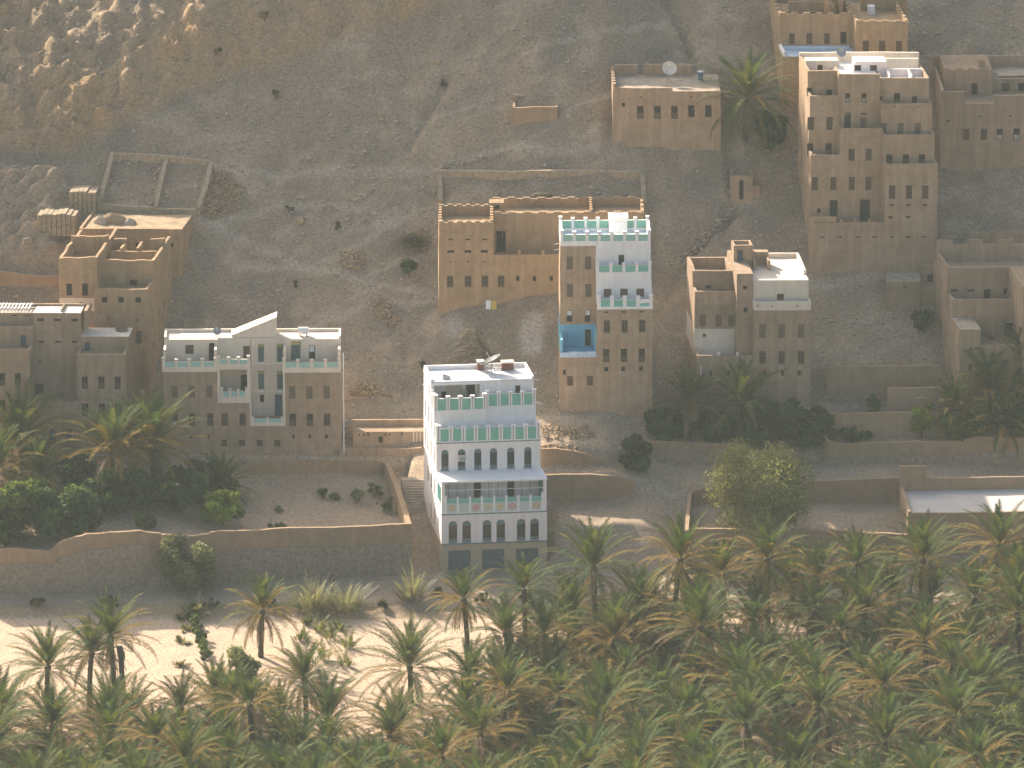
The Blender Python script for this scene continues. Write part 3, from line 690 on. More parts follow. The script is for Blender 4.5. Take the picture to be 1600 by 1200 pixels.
h.box('balcony_wall', .02, .26, .25, 2.79, zL, zL+1.5, 'blue'); h.box('balcony_wall', D-.16, D-.01, .25, 2.79, zL, zL+2.6, 'blue')
h.box('balcony_floor', .27, D-.17, .25, 2.79, zL, zL+.03, 'blue')
for i in range(4):
    b = MB(); w_ = D / 4; b.box(w_*i+.03, w_*(i+1)-.03, -.03, .24, zL-.05, zL+.16); b.box(w_*i, w_*(i+1), -.06, .28, zL+.16, zL+.24+.05*(i % 2)); h.add(b, 'balcony_parapet', M['paleblue'])
h.box('balcony_moulding', -.03, D+.05, -.05, .0, zL-.22, zL-.06, 'paleblue')
zU = h.Z(427, 1.7, 975); zR = zt; V3 = 2.8
h.block(D, W_-.02, 1.7, VB, zT, zU, F=h.W(1.7, [(452,465,12,'shutp',[949,975.5,1001])]), wall='lime')
h.block(D, W_-.04, V3, VB, zU, zR, F=h.W(V3, [(399,417,9,'door',[972])]), wall='lime')
for x in (942, 1003):
    q = h.uz(x, 412, V3); b = MB(); b.box(-.5,.5,-.03,0,0,1.6); b.box(-.42,.42,-.05,-.03,.05,1.5); h.add(b, 'blind_niche', M['lime'], (q[0], V3, q[1]))
h.box('white_band', D-.02, W_+.03, -.035, 0, zT-.15, zT+.02, 'lime')
h.posts(D, W_, 0, zT, 1.12, 4, 'lime', 'green', .36, .74, .12, .08); h.posts(D, W_-.02, 1.7, zU, 1.0, 4, 'lime', 'green', .30, .80, .12, .06)
for (a_, c_, zz, hh) in ((.3, 1.7, zT, 1.1), (2.0, V3, zU, .95)): h.box('side_parapet', W_-.28, W_-.04, a_, c_, zz, zz+hh, 'lime'); h.box('side_parapet', D+.02, D+.24, a_, c_, zz, zz+hh, 'lime')
h.posts(-.02, W_-.04, V3, zR, 1.15, 7, 'lime', 'greenp', .30, .80, .22, .10)
h.box('white_band', -.04, D, V3-.03, V3, zR-.25, zR+.03, 'lime')
h.para(-.02, W_-.04, V3+.32, VB, zR, 1.25, .25, 'LR', 'lime', .01, (.75, .32))
h.posts(-.02, W_-.04, VB-.3, zR, 1.25, 7, 'lime', 'green', .30, .85, .2, .10)
b = MB(); b.box(5.1,6.9,VB-1.9,VB-.4,zR,zR+1.7); b.box(5.0,7.0,VB-2.0,VB-.33,zR+1.7,zR+1.85); b.box(5.35,6.65,VB-1.95,VB-1.9,zR+.3,zR+1.35); h.add(b, 'stair_hut', M['lime'])
h.box('roof_paving', .25, W_-.3, V3+.25, VB-.31, zR, zR+.03, 'paleblue')
for z_ in (zR-.9, zR-.3):
    b = MB(); b.tube((0, 4.0, z_), (-.55, 3.9, z_-.08), .05); h.add(b, 'water_spout', M['white'])
h.box('string_course', D, W_+.02, -.025, 0, h.Z(534)-.03, h.Z(534)+.03, 'mud2'); h.box('string_course', 0, D, 2.775, 2.8, h.Z(464.5,2.8)-.05, h.Z(464.5,2.8), 'mud2')

# ------------------------------------------------------------------ the long brown house behind the tower
p = hit(720, 482)
h = House('long_house', 'long ochre mud house behind the white-topped tower with a walled roof', 'house', 685, 482, p[1], 1.0, 'mud3', .001, u=20, v=9)
W_ = h.U(1004, 8); D = h.U(771); zA = h.Z(346); VB = 6.2
zr = h.Z(363)
h.block(0, D, 0, VB, -2, zr, F=h.W(0, [(431,449,10.5,'lat',[702.6,730.8,757]), (391.5,395.5,11,'slot',[703.5,730,756]), (373.5,375.5,8,'slot',[703,729.5,756]), (408.5,410.5,3,'slot',[703.5,730,756])]))
h.para(0, D, 0, VB, zr, zA-zr, .3, 'FLRB', None, .03, (.95, .16))
zf = h.Z(399); h.block(D, W_, 0, VB, -2, zf-.9, F=h.W(0, [(431,449,10.5,'lat',[782.5]), (432,440,5.5,'dark',[808.5,834.7,861.3])]))
h.para(D, W_, 0, .4, zf-.9, .9, .28, 'F', None, .03)
for x in (811, 848):
    b = MB(); u_ = h.U(x); b.box(u_-.14,u_+.14,-.02,.3,zf-.9,zf+.38); h.add(b, 'parapet_post', M['mud3'])
V2 = 3.8; zw = h.Z(331, V2, 850) 
h.block(D, W_, V2, 9.2, zf-.9, zw-1.0, F=h.W(V2, [(361,396,15,'door',[782])]))
h.para(D, W_, V2, 9.2, zw-1.0, 1.0, .28, 'FRB', None, .03, (1.6, .13))
h.para(h.U(922, V2), W_-.3, V2+.28, 8.9, zw-1.0, 1.15, .25, 'L', None, .02, (.75, .2))
h.block(h.U(764, 6.5), h.U(787, 6.5), VB+.02, 7.6, zr, h.Z(317, VB, 775), F=h.W(VB+.02, [(321,327,8,'dark',[776])]), name='roof_hut')
for q in range(9): h.box('pilaster', D+.9+1.65*q, D+.98+1.65*q, V2-.03, V2, zw-2.6, zw-.1, 'mud')
h.box('string_course', 0, D+.8, -.03, 0, h.Z(416)-.04, h.Z(416)+.04, 'mud'); h.box('string_course', .02, D, -.03, 0, h.Z(365)-.04, h.Z(365)+.04, 'mud')
q = h.uz(762, 487)
for i, (m_, lab) in enumerate((('white', 'pale board leaning on the long house wall'), ('yellow', 'ochre board leaning on the long house wall'))):
    g = hit(763 + 9*i, 489); b = MB(); b.box(-.26,.26,-.02,.02,0,.95); o = b.build('board', M[m_], None, (g[0], h.A[1]-.40, G(g[0], h.A[1]-.40)-.05)); o.rotation_euler = (R(-16),0,0); tag(o, lab, 'board')

# ------------------------------------------------------------------ the stepped house on the right, pale roof
h = House('stepped_house', 'brown stepped house with cream upper room and sunlit pale roof', 'house', 1088, 640, 23.0, 1.0, 'mud2', .001, u=11.3, v=9, skew=4.5)
W_ = h.U(1267); D = h.U(1177); D0 = h.U(1152); VB = 9.3
zR1 = h.Z(485, 0, 1220); zR2 = h.Z(438, 1.3, 1220)
small = [(580,588,5.5,'dark',[1110,1138,1166,1194.6,1222.7,1249])]
fr = h.W(0, [(508,529,10.5,'shutp',[1192,1222,1252.4]), (549,570,10.5,'lat',[1192,1222,1252.4])] + small)
h.block(D, W_, 0, VB, -2, zR1, F=fr, Lf=[])
h.para(D, W_, 0, 1.35, zR1, h.Z(472, 0, 1220)-zR1, .25, 'FLR', 'cream', .02)
h.block(D+.05, W_-.1, 1.3, VB, zR1, zR2, F=h.W(1.3, [(460,470,11,'shut',[1220])]), wall='cream', roof='cream')
for x in (1196, 1250):
    q = h.uz(x, 472, 1.3); b = MB(); b.box(-.55,.55,-.025,0,.2,1.5); h.add(b, 'blind_niche', M['cream'], (q[0], 1.3, q[1]))
for x in (1184, 1206, 1247):
    q = h.uz(x, 478, 0); b = MB(); b.tube((q[0],-.25,q[1]),(q[0],.1,q[1]+.03),.06); h.add(b, 'water_spout', M['wood'])
h.para(D+.05, W_-.1, 3.2, VB, zR2, .45, .25, 'RB', 'cream', .02)
zL1 = h.Z(556); V2 = 2.6
h.block(0, D, 0, VB, -2, zL1-.75, F=fr)
h.para(0, D, 0, V2, zL1-.75, .75, .25, 'FL', None, .03)
for x in (1123, 1152): u_ = h.U(x); h.box('parapet_post', u_-.12, u_+.12, .0, .26, zL1-.02, zL1+.28, 'cream')
zm = h.Z(514, V2, 1120); zn = h.Z(476, V2, 1120)
h.block(0, D0, V2, VB, zL1-.75, zm, F=h.W(V2, [(522,555,16,'door',[1159]), (522,527,5,'slot',[1100])]), wall='cream')
h.block(0, D0, V2, VB, zm, zn, F=h.W(V2, [(492,510,10,'shutp',[1097,1122,1142.5])]))
h.para(0, D0, V2, 4.2, zn, 1.35, .25, 'FL', 'mud', .03)
zo = h.Z(423, 4.4, 1120)
h.block(0, D0, 4.4, VB, zn, zo-1.1, F=h.W(4.4, [(446,452,9,'dark',[1106])]))
h.para(0, D0, 4.4, VB, zo-1.1, 1.1, .3, 'FLRB', None, .03)
h.block(D0, D, 1.1, VB, zL1-.75, h.Z(428, 1.1, 1165), F=h.W(1.1, [(447,453,6.5,'dark',[1164]), (481,489,6.5,'dark',[1165])]))
# stair head on the roof
u0_, u1_ = h.U(1142, 6.5), h.U(1199, 6.5); um = h.U(1172, 6.5)
h.block(u0_, um, 5.4, 7.2, zR2, zR2+2.1, F=h.W(5.4, [(391,411,9,'doorb',[1156])]), wall='mud', name='stair_hut')
h.block(um, u1_, 6.4, 7.2, zR2, zR2+1.4, wall='mud', name='stair_hut')
for uu in (um+.03, u1_-.28): h.box('stair_wall', uu, uu+.25, 4.6, 6.39, zR2, zR2+1.0, 'mud')
h.para(u0_, um, 5.4, 7.2, zR2+2.1, .3, .2, 'FLRB', 'mud', .02)
q = h.uz(1096, 578); b = MB(); b.tube((q[0]-.1,-.12,q[1]-.55),(q[0]-.1,-.12,q[1]+.5),.05); h.add(b, 'drain_pipe', M['white'])
b = MB(); b.box(0,5.4,-1.6,0,-2,1.35); o = h.add(b, 'platform', M['mudwall'], (h.U(1213), -.01, h.Z(640)-1.0))

# ------------------------------------------------------------------ the tall stepped house, upper right
p = hit(1360, 428)
h = House('tall_house', 'tallest brown house climbing the slope in stepped terraces, white rooms on its roof', 'house', 1269, 430, p[1], 1.0, 'mud', .0012, u=12.8, v=11, skew=5.5)
W_ = h.U(1461); D = h.U(1379); D1 = h.U(1312, 2.3, 250); VB = 11.5
v1, v2, v3 = 1.7, 3.3, 4.8
zz = [h.Z(y, v, 1420) for y, v in ((257,0), (211,v1), (162,v2), (122,v3))]
PH = .8
F0 = h.W(0, [(291,312,10,'shut',[1394,1420.5,1446.4]), (320,323,7,'slot',[1394,1420.5,1446.5]), (339,342,7,'slot',[1392,1420]), (262.5,265.5,2.6,'slot',[1391,1412.7,1431,1448]), (353,356.5,3.4,'slot',[1281.7,1302,1323,1344.8,1366]), (370,372,8,'slot',[1285,1312,1340,1367,1394,1419,1445])])
h.block(D, W_, 0, VB, -2.5, zz[0]-PH, F=F0)
h.para(D, W_, 0, v1, zz[0]-PH, PH, .25, 'FLR', None, .03)
h.block(D, W_-.05, v1, VB, zz[0]-PH, zz[1]-PH, F=h.W(v1, [(242,257,10,'half',[1390,1416,1441.5])]))
h.para(D, W_-.05, v1, v2, zz[1]-PH, PH, .25, 'FLR', None, .03)
h.block(D, W_-.1, v2, VB, zz[1]-PH, zz[2]-PH, F=h.W(v2, [(193,211,9.5,'shutp',[1381,1407.7,1435])]))
h.para(D, W_-.1, v2, v3, zz[2]-PH, PH, .25, 'FLR', None, .03)
for x in (1378, 1398, 1417, 1436):
    q = h.uz(x, 167, v2); b = MB(); b.tube((q[0],v2-.2,q[1]),(q[0],v2+.1,q[1]+.03),.06); h.add(b, 'water_spout', M['wood'])
zr = zz[3]-.55
h.block(D, W_-.15, v3, VB, zz[2]-PH, zr, F=h.W(v3, [(146,163,10,'half',[1402]), (151,163,8.5,'dark',[1375.5,1430])]), roof='lime')
# ground terrace and the wall behind it
zg = h.Z(348, 0, 1350)
h.block(0, D, 0, VB, -2.5, zg-.75, F=F0)
h.para(0, D, 0, 2.3, zg-.75, .75, .25, 'FL', None, .03)
h.box('parapet_step', 0, h.U(1304), -.004, .251, zg+.05, zg+.6, 'mud')
for x in (1312, 1333, 1355): u_ = h.U(x); h.box('parapet_post', u_-.13, u_+.13, .0, .26, zg-.02, zg+.32, 'mud')
vA = 2.3; zc = h.Z(242, vA, 1285); zd = h.Z(201, vA, 1345)
FA = h.W(vA, [(277,298,9.5,'shut',[1272,1301.5,1330.4,1356.6]), (313,350,13,'door',[1302]), (312,350,16.5,'door',[1351]), (326,333,5,'slot',[1279]), (233,252,9.5,'shut',[1330.4,1357.5])])
h.block(0, D1, vA, VB, zg-.75, zc-.6, F=FA)
h.para(0, D1, vA, 3.9, zc-.6, .6, .25, 'FL', None, .05)
h.block(D1, D, vA, VB, zg-.75, zd-.6, F=FA)
h.para(D1, D, vA, 4.3, zd-.6, .6, .25, 'FL', None, .03)
vB_ = 3.9; ze = h.Z(150, vB_, 1280)
h.block(0, D1, vB_, VB, zc-.6, ze-.6, F=h.W(vB_, [(183,203,10,'shut',[1265,1294.5]), (224,244,10,'half',[1264.7,1294])]))
h.para(0, D1, vB_, 5.4, ze-.6, .6, .25, 'FL', None, .05)
vC = 4.3; zf = h.Z(116, vC, 1340)
h.block(D1, D, vC, VB, zd-.6, zf-.55, F=h.W(vC, [(146,161,8,'halfp',[1323,1349.6]), (180,203,10.5,'door',[1323]), (177,179.5,9,'slot',[1323.5,1348]), (184,203,10.5,'shutp',[1348])]), roof='lime')
vD = 5.4; zh = h.Z(111, vD, 1280)
h.block(0, D1, vD, VB, ze-.6, zh-1.0, F=h.W(vD, [(137,150,9,'dark',[1263]), (140,150,9,'dark',[1294.5])]), roof='lime')
h.para(0, D1, vD, VB, zh-1.0, 1.0, .25, 'FL', None, .03); h.para(D1, D, vC, vC+3, zf-.55, .55, .25, 'FL', None, .02); h.para(D, W_-.15, v3, VB, zr, .55, .25, 'FLR', None, .02)
h.para(0, W_-.15, VB-.26, VB, zr, 1.5, .25, 'B', 'cream', .04)
# white rooms on the roof
uw0, uw1 = h.U(1328, 8), h.U(1378, 8)
h.block(uw0, uw1, 7.6, 9.6, zr-.3, zr+1.55, F=h.W(7.6, [(102,120,11,'door',[1340]), (102,116,11,'shut',[1365])]), wall='pinkwhite', name='roof_room')
h.block(h.U(1252, 9), h.U(1303, 9), 8.9, 10.2, zr-.4, zr+1.3, F=h.W(8.9, [(101,110,8,'door',[1280])]), wall='cream', name='roof_room')
h.box('roof_wall', h.U(1380,8.6), W_-.42, 9.9, 10.2, zr, zr+1.2, 'cream'); h.box('roof_wall', h.U(1380,6.6), h.U(1381.5,6.6), 5.1, 9.2, zr, zr+.8, 'pinkwhite')
h.box('roof_wall', h.U(1383,6.6), W_-.42, 7.6, 7.8, zr, zr+.75, 'pinkwhite'); h.box('roof_wall', h.U(1414,6.6), h.U(1416,6.6), 5.1, 7.59, zr, zr+.75, 'pinkwhite')
satellite_dish(on(h, h.U(1306, 9.5), 9.5, zr+1.2), .55, R(150), R(35), M['greymetal'], 'small grey satellite dish on the tall house roof', .5)

# ------------------------------------------------------------------ the house above it
p = hit(1300, 96)
h = House('upper_house', 'ochre house with notched parapets at the top right edge, cut by the frame', 'house', 1222, 110, hit(1300, 112)[1]-4.2, 0.5, 'mud3', .001, u=13, v=10, skew=5)
W_ = h.U(1419, 0, 60); D = h.U(1337, 0, 60); VB = 10.5
zA = h.Z(46, 0, 1380); zt = h.Z(32, 0, 1380)
h.block(D, W_, 0, VB, -6, zA, F=h.W(0, [(64,81,10,'shut',[1353,1378.5,1405])]))
h.para(D, W_, 0, VB, zA, zt-zA, .28, 'FLR', None, .03, (1.25, .1))
zB = h.Z(34, 2.6, 1280); zu = h.Z(20, 2.6, 1280)
h.block(0, D, 2.6, VB, -6, zB, F=h.W(2.6, [(52,69,9,'shut',[1237,1264.5,1292]), (50,69,10,'door',[1318])]))
h.para(0, D, 2.6, VB, zB, zu-zB, .28, 'FLRB', None, .03, (1.35, .22))
h.block(-.02, D-.02, -.6, 2.59, -6, h.Z(84, -.6, 1280)-.3, wall='mud3', roof='paleblue', name='lower_terrace'); h.box('terrace_wall', .25, D-.3, 2.45, 2.585, h.Z(84, -.6, 1280)-.3, h.Z(72, 2.4, 1280), 'paleblue')
h.para(-.02, D-.02, -.6, 2.59, h.Z(84,-.6,1280)-.3, .5, .25, 'L', 'lime', .05)
for (x0, x1, va, vb, hh) in ((1294,1300,5,8.5,1.9),(1311,1317,5,8.5,2.0),(1232,1288,6.2,6.5,1.2),(1345,1418,7.5,7.8,1.6)):
    h.box('roof_wall', h.U(x0,va,20), h.U(x1,va,20), va, vb, zB-1, zB+hh, 'mud3')
h.box('roof_beam', h.U(1232,4,20), h.U(1272,4,20), 4.0, 4.2, zB+.55, zB+.7, 'woodp')
b = MB(); b.tube((h.U(1362,6,15),6,zA),(h.U(1362,6,15),6,zA+.9),.4,.4,10); h.add(b, 'water_tank', M['white'])

# ------------------------------------------------------------------ far right house
p = hit(1530, 268)
h = House('far_right_house', 'broad brown house cut by the right edge with a notched roof terrace', 'house', 1468, 268, p[1], 2.0, 'mud2', .001, u=12, v=10)
W_ = h.U(1655); VB = 10
zt = h.Z(163); 
h.block(0, W_, 0, VB, -3, zt-.2, F=h.W(0, [(202,220,10,'shut',[1509.6,1537]), (202,220,10,'halfp',[1562,1588.5]), (188,191,5,'slot',[1482]), (182,184,7,'slot',[1531]), (181,184,3.5,'slot',[1579]), (204,206,3,'slot',[1472])]))
h.para(0, h.U(1499), 0, .4, zt-.2, h.Z(144)-zt+.2, .3, 'F', None, .03); h.para(h.U(1499), h.U(1545), 0, .4, zt-.2, .2, .3, 'F', None, .02); h.para(h.U(1545), W_, 0, .4, zt-.2, h.Z(151)-zt+.2, .3, 'F', None, .04)
h.para(0, W_, .31, VB, zt-.2, h.Z(144)-zt+.3, .3, 'L', None, .05)
h.block(.6, h.U(1541, 4), 4, VB, zt-.2, h.Z(110, 4, 1510), F=h.W(4, [(131,166,10.5,'door',[1522])]))
h.para(.6, h.U(1541,4), 4, 8, h.Z(110, 4, 1510), .25, .3, 'F', None, .03, (1.4,.2))
h.block(h.U(1541, 4)+.01, W_, 5.2, VB, zt-.2, h.Z(123, 5.2, 1570), F=h.W(5.2, [(131,156,12,'door',[1547,1597]), (131,150,12,'shut',[1571])]), roof='stone')
h.para(0, W_, 9.6, VB+.01, zt-.2, h.Z(85, 9.6, 1540)-zt, .3, 'B', None, .03)
h.block(h.U(1518,6), h.U(1528,6), 5.0, 5.6, h.Z(110,4,1510), h.Z(92, 5.5, 1522), name='chimney')
b = MB(); b.box(0,3.2,0,1.4,0,.08); o = b.build('roof_sheet', M['stone'], None, on(h, h.U(1550,6), 5.6, h.Z(123,5.2,1570)+.12), R(4)); tag(o, 'grey slab lying on the far right house roof', 'slab')

# ------------------------------------------------------------------ hill house with a dish
p = hit(1040, 234)
h = House('hill_house', 'low brown house high on the slope with five dark windows in a row', 'house', 957, 234, p[1], 1.0, 'mud', .001, u=11, v=7)
W_ = h.U(1123); VB = 7; zr = h.Z(146)
h.block(0, W_, 0, VB, -2.5, zr, F=h.W(0, [(166,186,10.5,'half',[1000,1027,1054]), (165,184,10.5,'dark',[1080.5,1107]), (161,167,5,'slot',[974]), (151,153.5,2.5,'slot',[1001,1080])]), roof='stone')
h.para(0, h.U(1048), 0, VB, zr, .55, .28, 'F', None, .03); h.para(0, W_, .29, VB, zr, 1.0, .28, 'L', None, .05, (.9,.3)); h.para(h.U(1048), W_, 0, .3, zr, .18, .28, 'F', None, .02)
h.para(.3, h.U(994,6.5), VB-.3, VB, zr, 1.15, .28, 'B', None, .04); h.para(h.U(1002,6.5), h.U(1079,6.5), VB-.3, VB, zr, 1.15, .28, 'B', None, .04)
for i in range(26): h.box('dentil', W_*(i+.25)/26, W_*(i+.75)/26, -.05, 0, h.Z(192)-.05, h.Z(192)+.04, 'mud3')
satellite_dish(on(h, h.U(1043,4), 4.0, zr), .78, R(170), R(40), M['cream'], 'white satellite dish on the roof of the low hill house', 1.0)
b = MB(); b.tube((0,0,0),(0,0,.85),.29,.29,12); b.tube((0,0,.85),(0,0,.9),.31,.31,12,1); o = b.build('barrel', [M['tblue'], M['white']], None, on(h, h.U(1092,5), 5.0, zr)); tag(o, 'blue barrel on the roof of the low hill house', 'barrel')

# ------------------------------------------------------------------ house with the cream top and green panels
h = House('cream_top_house', 'wide brown house with a cream upper floor, balconies and green panels', 'house', 257, 716, 19.2, 0.6, 'mud2', .0, u=17, v=8)
W_ = h.U(533); A, Bq, Cc, Dd = h.U(340), h.U(391), h.U(392), h.U(443)
zP = h.Z(580); VB = 4.6; Vt = 1.9; Vr = 2.4
rows = h.W(0, [(603,622,10,'shutp',[273,300,327.5]), (604,624,10,'shutp',[457,483.5,510.6]), (646,658,10,'dark',[273]), (646,666,10,'half',[300,328]), (646,666,10,'shut',[350.5]), (646,666,10,'lat',[379]), (647,667,10,'half',[457,483.5]), (647,667,10,'lat',[510.6]),
     (679,686,5,'dark',[298,326]), (680,686,4,'slot',[458.5,484,510]), (688,698,9.5,'lat',[350,378,405.5,433.5])])
zQ = h.Z(628); zS = h.Z(663)
h.block(0, A, 0, VB, -2, zP, F=rows); h.block(A, Cc, 0, VB, -2, zQ, F=rows); h.block(Cc, Dd, 0, VB, -2, zS, F=rows); h.block(Dd, W_, 0, VB, -2, zP, F=rows)
zTop = h.Z(530, Vt, 400)
# left and right top rooms with panelled terraces
h.posts(-.08, A, -.1, zP, 1.22, 4, 'cream', 'greenp', .30, .80, .40, .07); h.posts(Dd-.05, W_+.02, -.1, zP-.1, 1.22, 4, 'cream', 'greenp', .30, .80, .40, .07)
h.block(.05, A, Vt, VB, zP, zTop, F=h.W(Vt, [(539,553,13,'shut',[296]), (536,564,8.5,'door',[331])]), wall='cream', roof='cream')
h.block(Dd, W_-.06, Vt, VB, zP, zTop, F=h.W(Vt, [(534,564,15,'doory',[462]), (540,563,10,'white',[488])]), wall='cream', roof='cream')
for uu in (.02, A-.3, Dd+.02, W_-.32): h.block(uu, uu+.25, .25, Vt-.01, zP, zTop-.55, wall='cream', name='side_wall')
# balcony bay
zb0, zb1 = h.Z(628), h.Z(576)
h.block(A, Bq, Vr, VB, zQ, zTop, F=h.W(Vr, [(541,562,10,'shut',[385.5]), (586,612,12,'door',[382])]), wall='cream', roof='cream')
for uu in (A+.01, Bq-.27): h.block(uu, uu+.25, -.03, Vr-.01, zb0, zb1-.1, wall='cream', name='side_wall')
h.box('balcony_slab', A-.04, Bq+.04, -.06, Vr-.01, zb1-.1, zb1+.05, 'cream'); h.box('balcony_slab', A-.04, Bq+.04, -.06, Vr-.01, zb0-.12, zb0+.05, 'cream')
h.posts(A+.02, Bq, -.06, zb1+.05, 1.1, 3, 'cream', 'greenp', .26, .82, .40, .05); h.posts(A+.28, Bq-.28, -.0, zb0+.05, 1.25, 3, 'cream', 'greenp', .24, .82, .36, .05)
# central recess
h.block(Cc, Dd, Vr, VB, zS, zTop, F=h.W(Vr, [(538,566,9.5,'doory',[408,437.5]), (580,609,9.5,'doory',[408,437.5]), (617,629,6.5,'dark',[409]), (617,654,11,'doorb',[435])]), wall='cream', roof='cream')
h.block(Bq+.0, Cc+.0, 0.0, Vr, zQ, zb1, wall='cream', name='side_wall') if Cc - Bq > .05 else None
h.box('side_wall', Dd-.02, Dd-.005, .02, Vr-.01, zS, zP, 'cream'); h.box('frame_moulding', Dd-.03, Dd+.14, -.05, 0, zS-.2, zP+.02, 'cream'); h.box('frame_moulding', Cc-.14, Cc+.03, -.05, 0, zS-.2, zQ-.1, 'cream')
h.box('frame_moulding', Cc+.03, Dd-.03, -.05, 0, zS-.2, zS, 'cream')
h.posts(Cc+.03, Dd-.03, .0, zS, .62, 2, 'cream', 'greenp', .24, .85, .25, .04)
for y in (568, 612): h.box('string_course', Cc, Dd, Vr-.05, Vr, h.Z(y,Vr,410)-.05, h.Z(y,Vr,410)+.05, 'lime')
h.para(.05, W_-.06, Vt, VB, zTop, .28, .22, 'LRB', 'cream', .01)
b = MB(); x0, x1 = h.U(364,5), h.U(433,5); za = zTop+2.0
b.poly([(x0,2.5,zTop+.02),(x1,2.5,zTop+.02),(x1,2.5,za),(x0,2.5,zTop+.12)]); b.poly([(x0,4.2,zTop+.02),(x1,4.2,zTop+.02),(x1,4.2,za),(x0,4.2,zTop+.12)])
b.quad((x0-.1,2.4,zTop+.1),(x1+.06,2.4,za),(x1+.06,4.3,za),(x0-.1,4.3,zTop+.1)); b.quad((x0-.1,2.4,zTop+.24),(x1+.06,2.4,za+.14),(x1+.06,4.3,za+.14),(x0-.1,4.3,zTop+.24)); b.quad((x0-.1,2.4,zTop+.1),(x1+.06,2.4,za),(x1+.06,2.4,za+.14),(x0-.1,2.4,zTop+.24)); b.quad((x1,2.5,zTop),(x1,4.2,zTop),(x1,4.2,za),(x1,2.5,za))
h.add(b, 'stair_head', M['cream'])
tk = empty('water_tank', on(h, h.U(474,3), 3.0, zTop)); tag(tk, 'small white horizontal water tank on the cream roof', 'water tank')
b = MB(); b.tube((-.5,0,.55),(.5,0,.55),.36,.36,12); b.build('tank_body', M['white'], tk)
for sx in (-.32,.32):
    b = MB(); b.box(sx-.05,sx+.05,-.25,.25,0,.25); b.build('leg', M['greymetal'], tk)
satellite_dish(on(h, h.U(340,3.5), 2.6, zTop), .42, R(165), R(35), M['greymetal'], 'small grey satellite dish on the cream roof', .4)
g = at(533.5, 690, Y=19.0); b = MB(); b.tube((0,0,-1.0),(0,0,9.4),.06,.045,8); o = b.build('utility_pole', M['white'], None, (g[0]+.25, 18.6, g[2])); tag(o, 'thin pale pole at the right corner of the cream topped house', 'pole')

# ------------------------------------------------------------------ brown house at the left edge
h = House('left_edge_house', 'brown house at the left edge with a deep recess and slatted roof', 'house', 0, 706, 20.0, -.5, 'mud2', .0008, u=13, v=9, skew=-5)
W_ = h.U(197); D0, D1 = h.U(47), h.U(121); U0 = -3.0; VB = 5.6
F = h.W(0, [(588,608,10,'half',[133,159,184.4]), (630,650,10,'half',[133,159,184.4]), (662,669,5,'dark',[134]), (583,603,9.5,'half',[3,27.5]), (625,641,9.5,'half',[3,27]), (670,690,9,'doorb',[82,108])])
zF = h.Z(555, 0, 160); zG = h.Z(548, 0, 20); zM = h.Z(632, 0, 80)
h.block(D1, W_, 0, VB, -2.5, zF-.4, F=F, Rt=[]); h.block(D0, D1, 0, VB, -2.5, zM-.1, F=F); h.block(U0, D0, 0, VB, -2.5, zG-.4, F=F)
h.para(D1, W_, 0, 2.6, zF-.4, .45, .25, 'FLR', None, .03); h.para(D0, D1, 0, 2.9, zM-.1, .35, .25, 'F', None, .02); h.para(U0, D0, 0, 2.4, zG-.4, .45, .25, 'FR', None, .02)
for x in (66, 92): u_ = h.U(x); h.box('parapet_post', u_-.1, u_+.1, .0, .26, zM+.24, zM+.55, 'mud2')
h.block(D1, W_, 2.6, VB, zF-.4, h.Z(526, 2.6, 160), F=h.W(2.6, [(534,556,9,'doorb',[137])]), roof='cream')  # cream on this house's mud roofs puts their sunlit look into the colour
h.block(D0, D1, 3.0, VB, zM-.1, h.Z(489, 3.0, 90), F=h.W(3.0, [(498,502,11,'slot',[63,90,117]), (532.5,535.5,9,'slot',[63,90,116]), (564,566.5,9,'slot',[63]), (600,632,14,'door',[61])]), roof='cream')
zl = h.Z(510, 2.4, 20)
h.block(U0, D0, 2.4, VB, zG-.4, zl-.4, F=h.W(2.4, [(524,548,9,'doorb',[36])]))
h.para(U0, D0, 2.4, 3.6, zl-.4, .4, .25, 'FR', None, .02)
h.block(U0, D0, 3.6, VB, zl-.4, h.Z(489, 3.6, 20), F=h.W(3.6, [(492,494,9,'slot',[22,42])]), roof='cream')
zr = h.Z(489, 3.3, 50)
h.para(U0, h.U(141, 3.2), 3.0, 5.6, zr, .3, .25, 'B', None, .02); h.box('roof_wall', h.U(99,4), h.U(101,4), 3.3, 5.3, zr, zr+.4, 'mud2'); h.box('roof_wall', h.U(136,4), h.U(141,4), 3.0, 5.6, zr-1.5, zr+.35, 'mud2')
for i in range(12):
    u_ = h.U(-14 + 5.6*i, 4); b = MB(); b.box(u_, u_+.12, 3.4, 5.3, zr+.35, zr+.45); h.add(b, 'roof_slat', M['white'])
for vv in (3.4, 5.25): h.box('slat_rail', h.U(-16,4), h.U(52,4), vv, vv+.1, zr+.22, zr+.345, 'white')
b = MB()
for i in range(14):
    a0, a1 = 2*math.pi*i/14, 2*math.pi*(i+1)/14
    for r0, r1, z0_, z1_ in ((.62,.62,0,.22),(.62,.42,.22,.22),(.42,.42,.22,0)):
        b.quad((r0*math.cos(a0),r0*math.sin(a0),z0_),(r0*math.cos(a1),r0*math.sin(a1),z0_),(r1*math.cos(a1),r1*math.sin(a1),z1_),(r1*math.cos(a0),r1*math.sin(a0),z1_))
o = b.build('tyre', M['woodp'], None, on(h, h.U(193,5.0), 4.7, h.Z(526, 2.6, 160)+.01)); tag(o, 'round ring lying on the roof of the left edge house', 'tyre')
for i, (x, w_) in enumerate(((152,.75),(162,.85),(187,.8))):
    u_ = h.U(x, 6.5); h.box('roof_wall', u_-w_/2, u_+w_/2, 6.3, 6.55, h.Z(526, 2.6, 160), h.Z(526, 2.6, 160)+1.15, 'mud2')

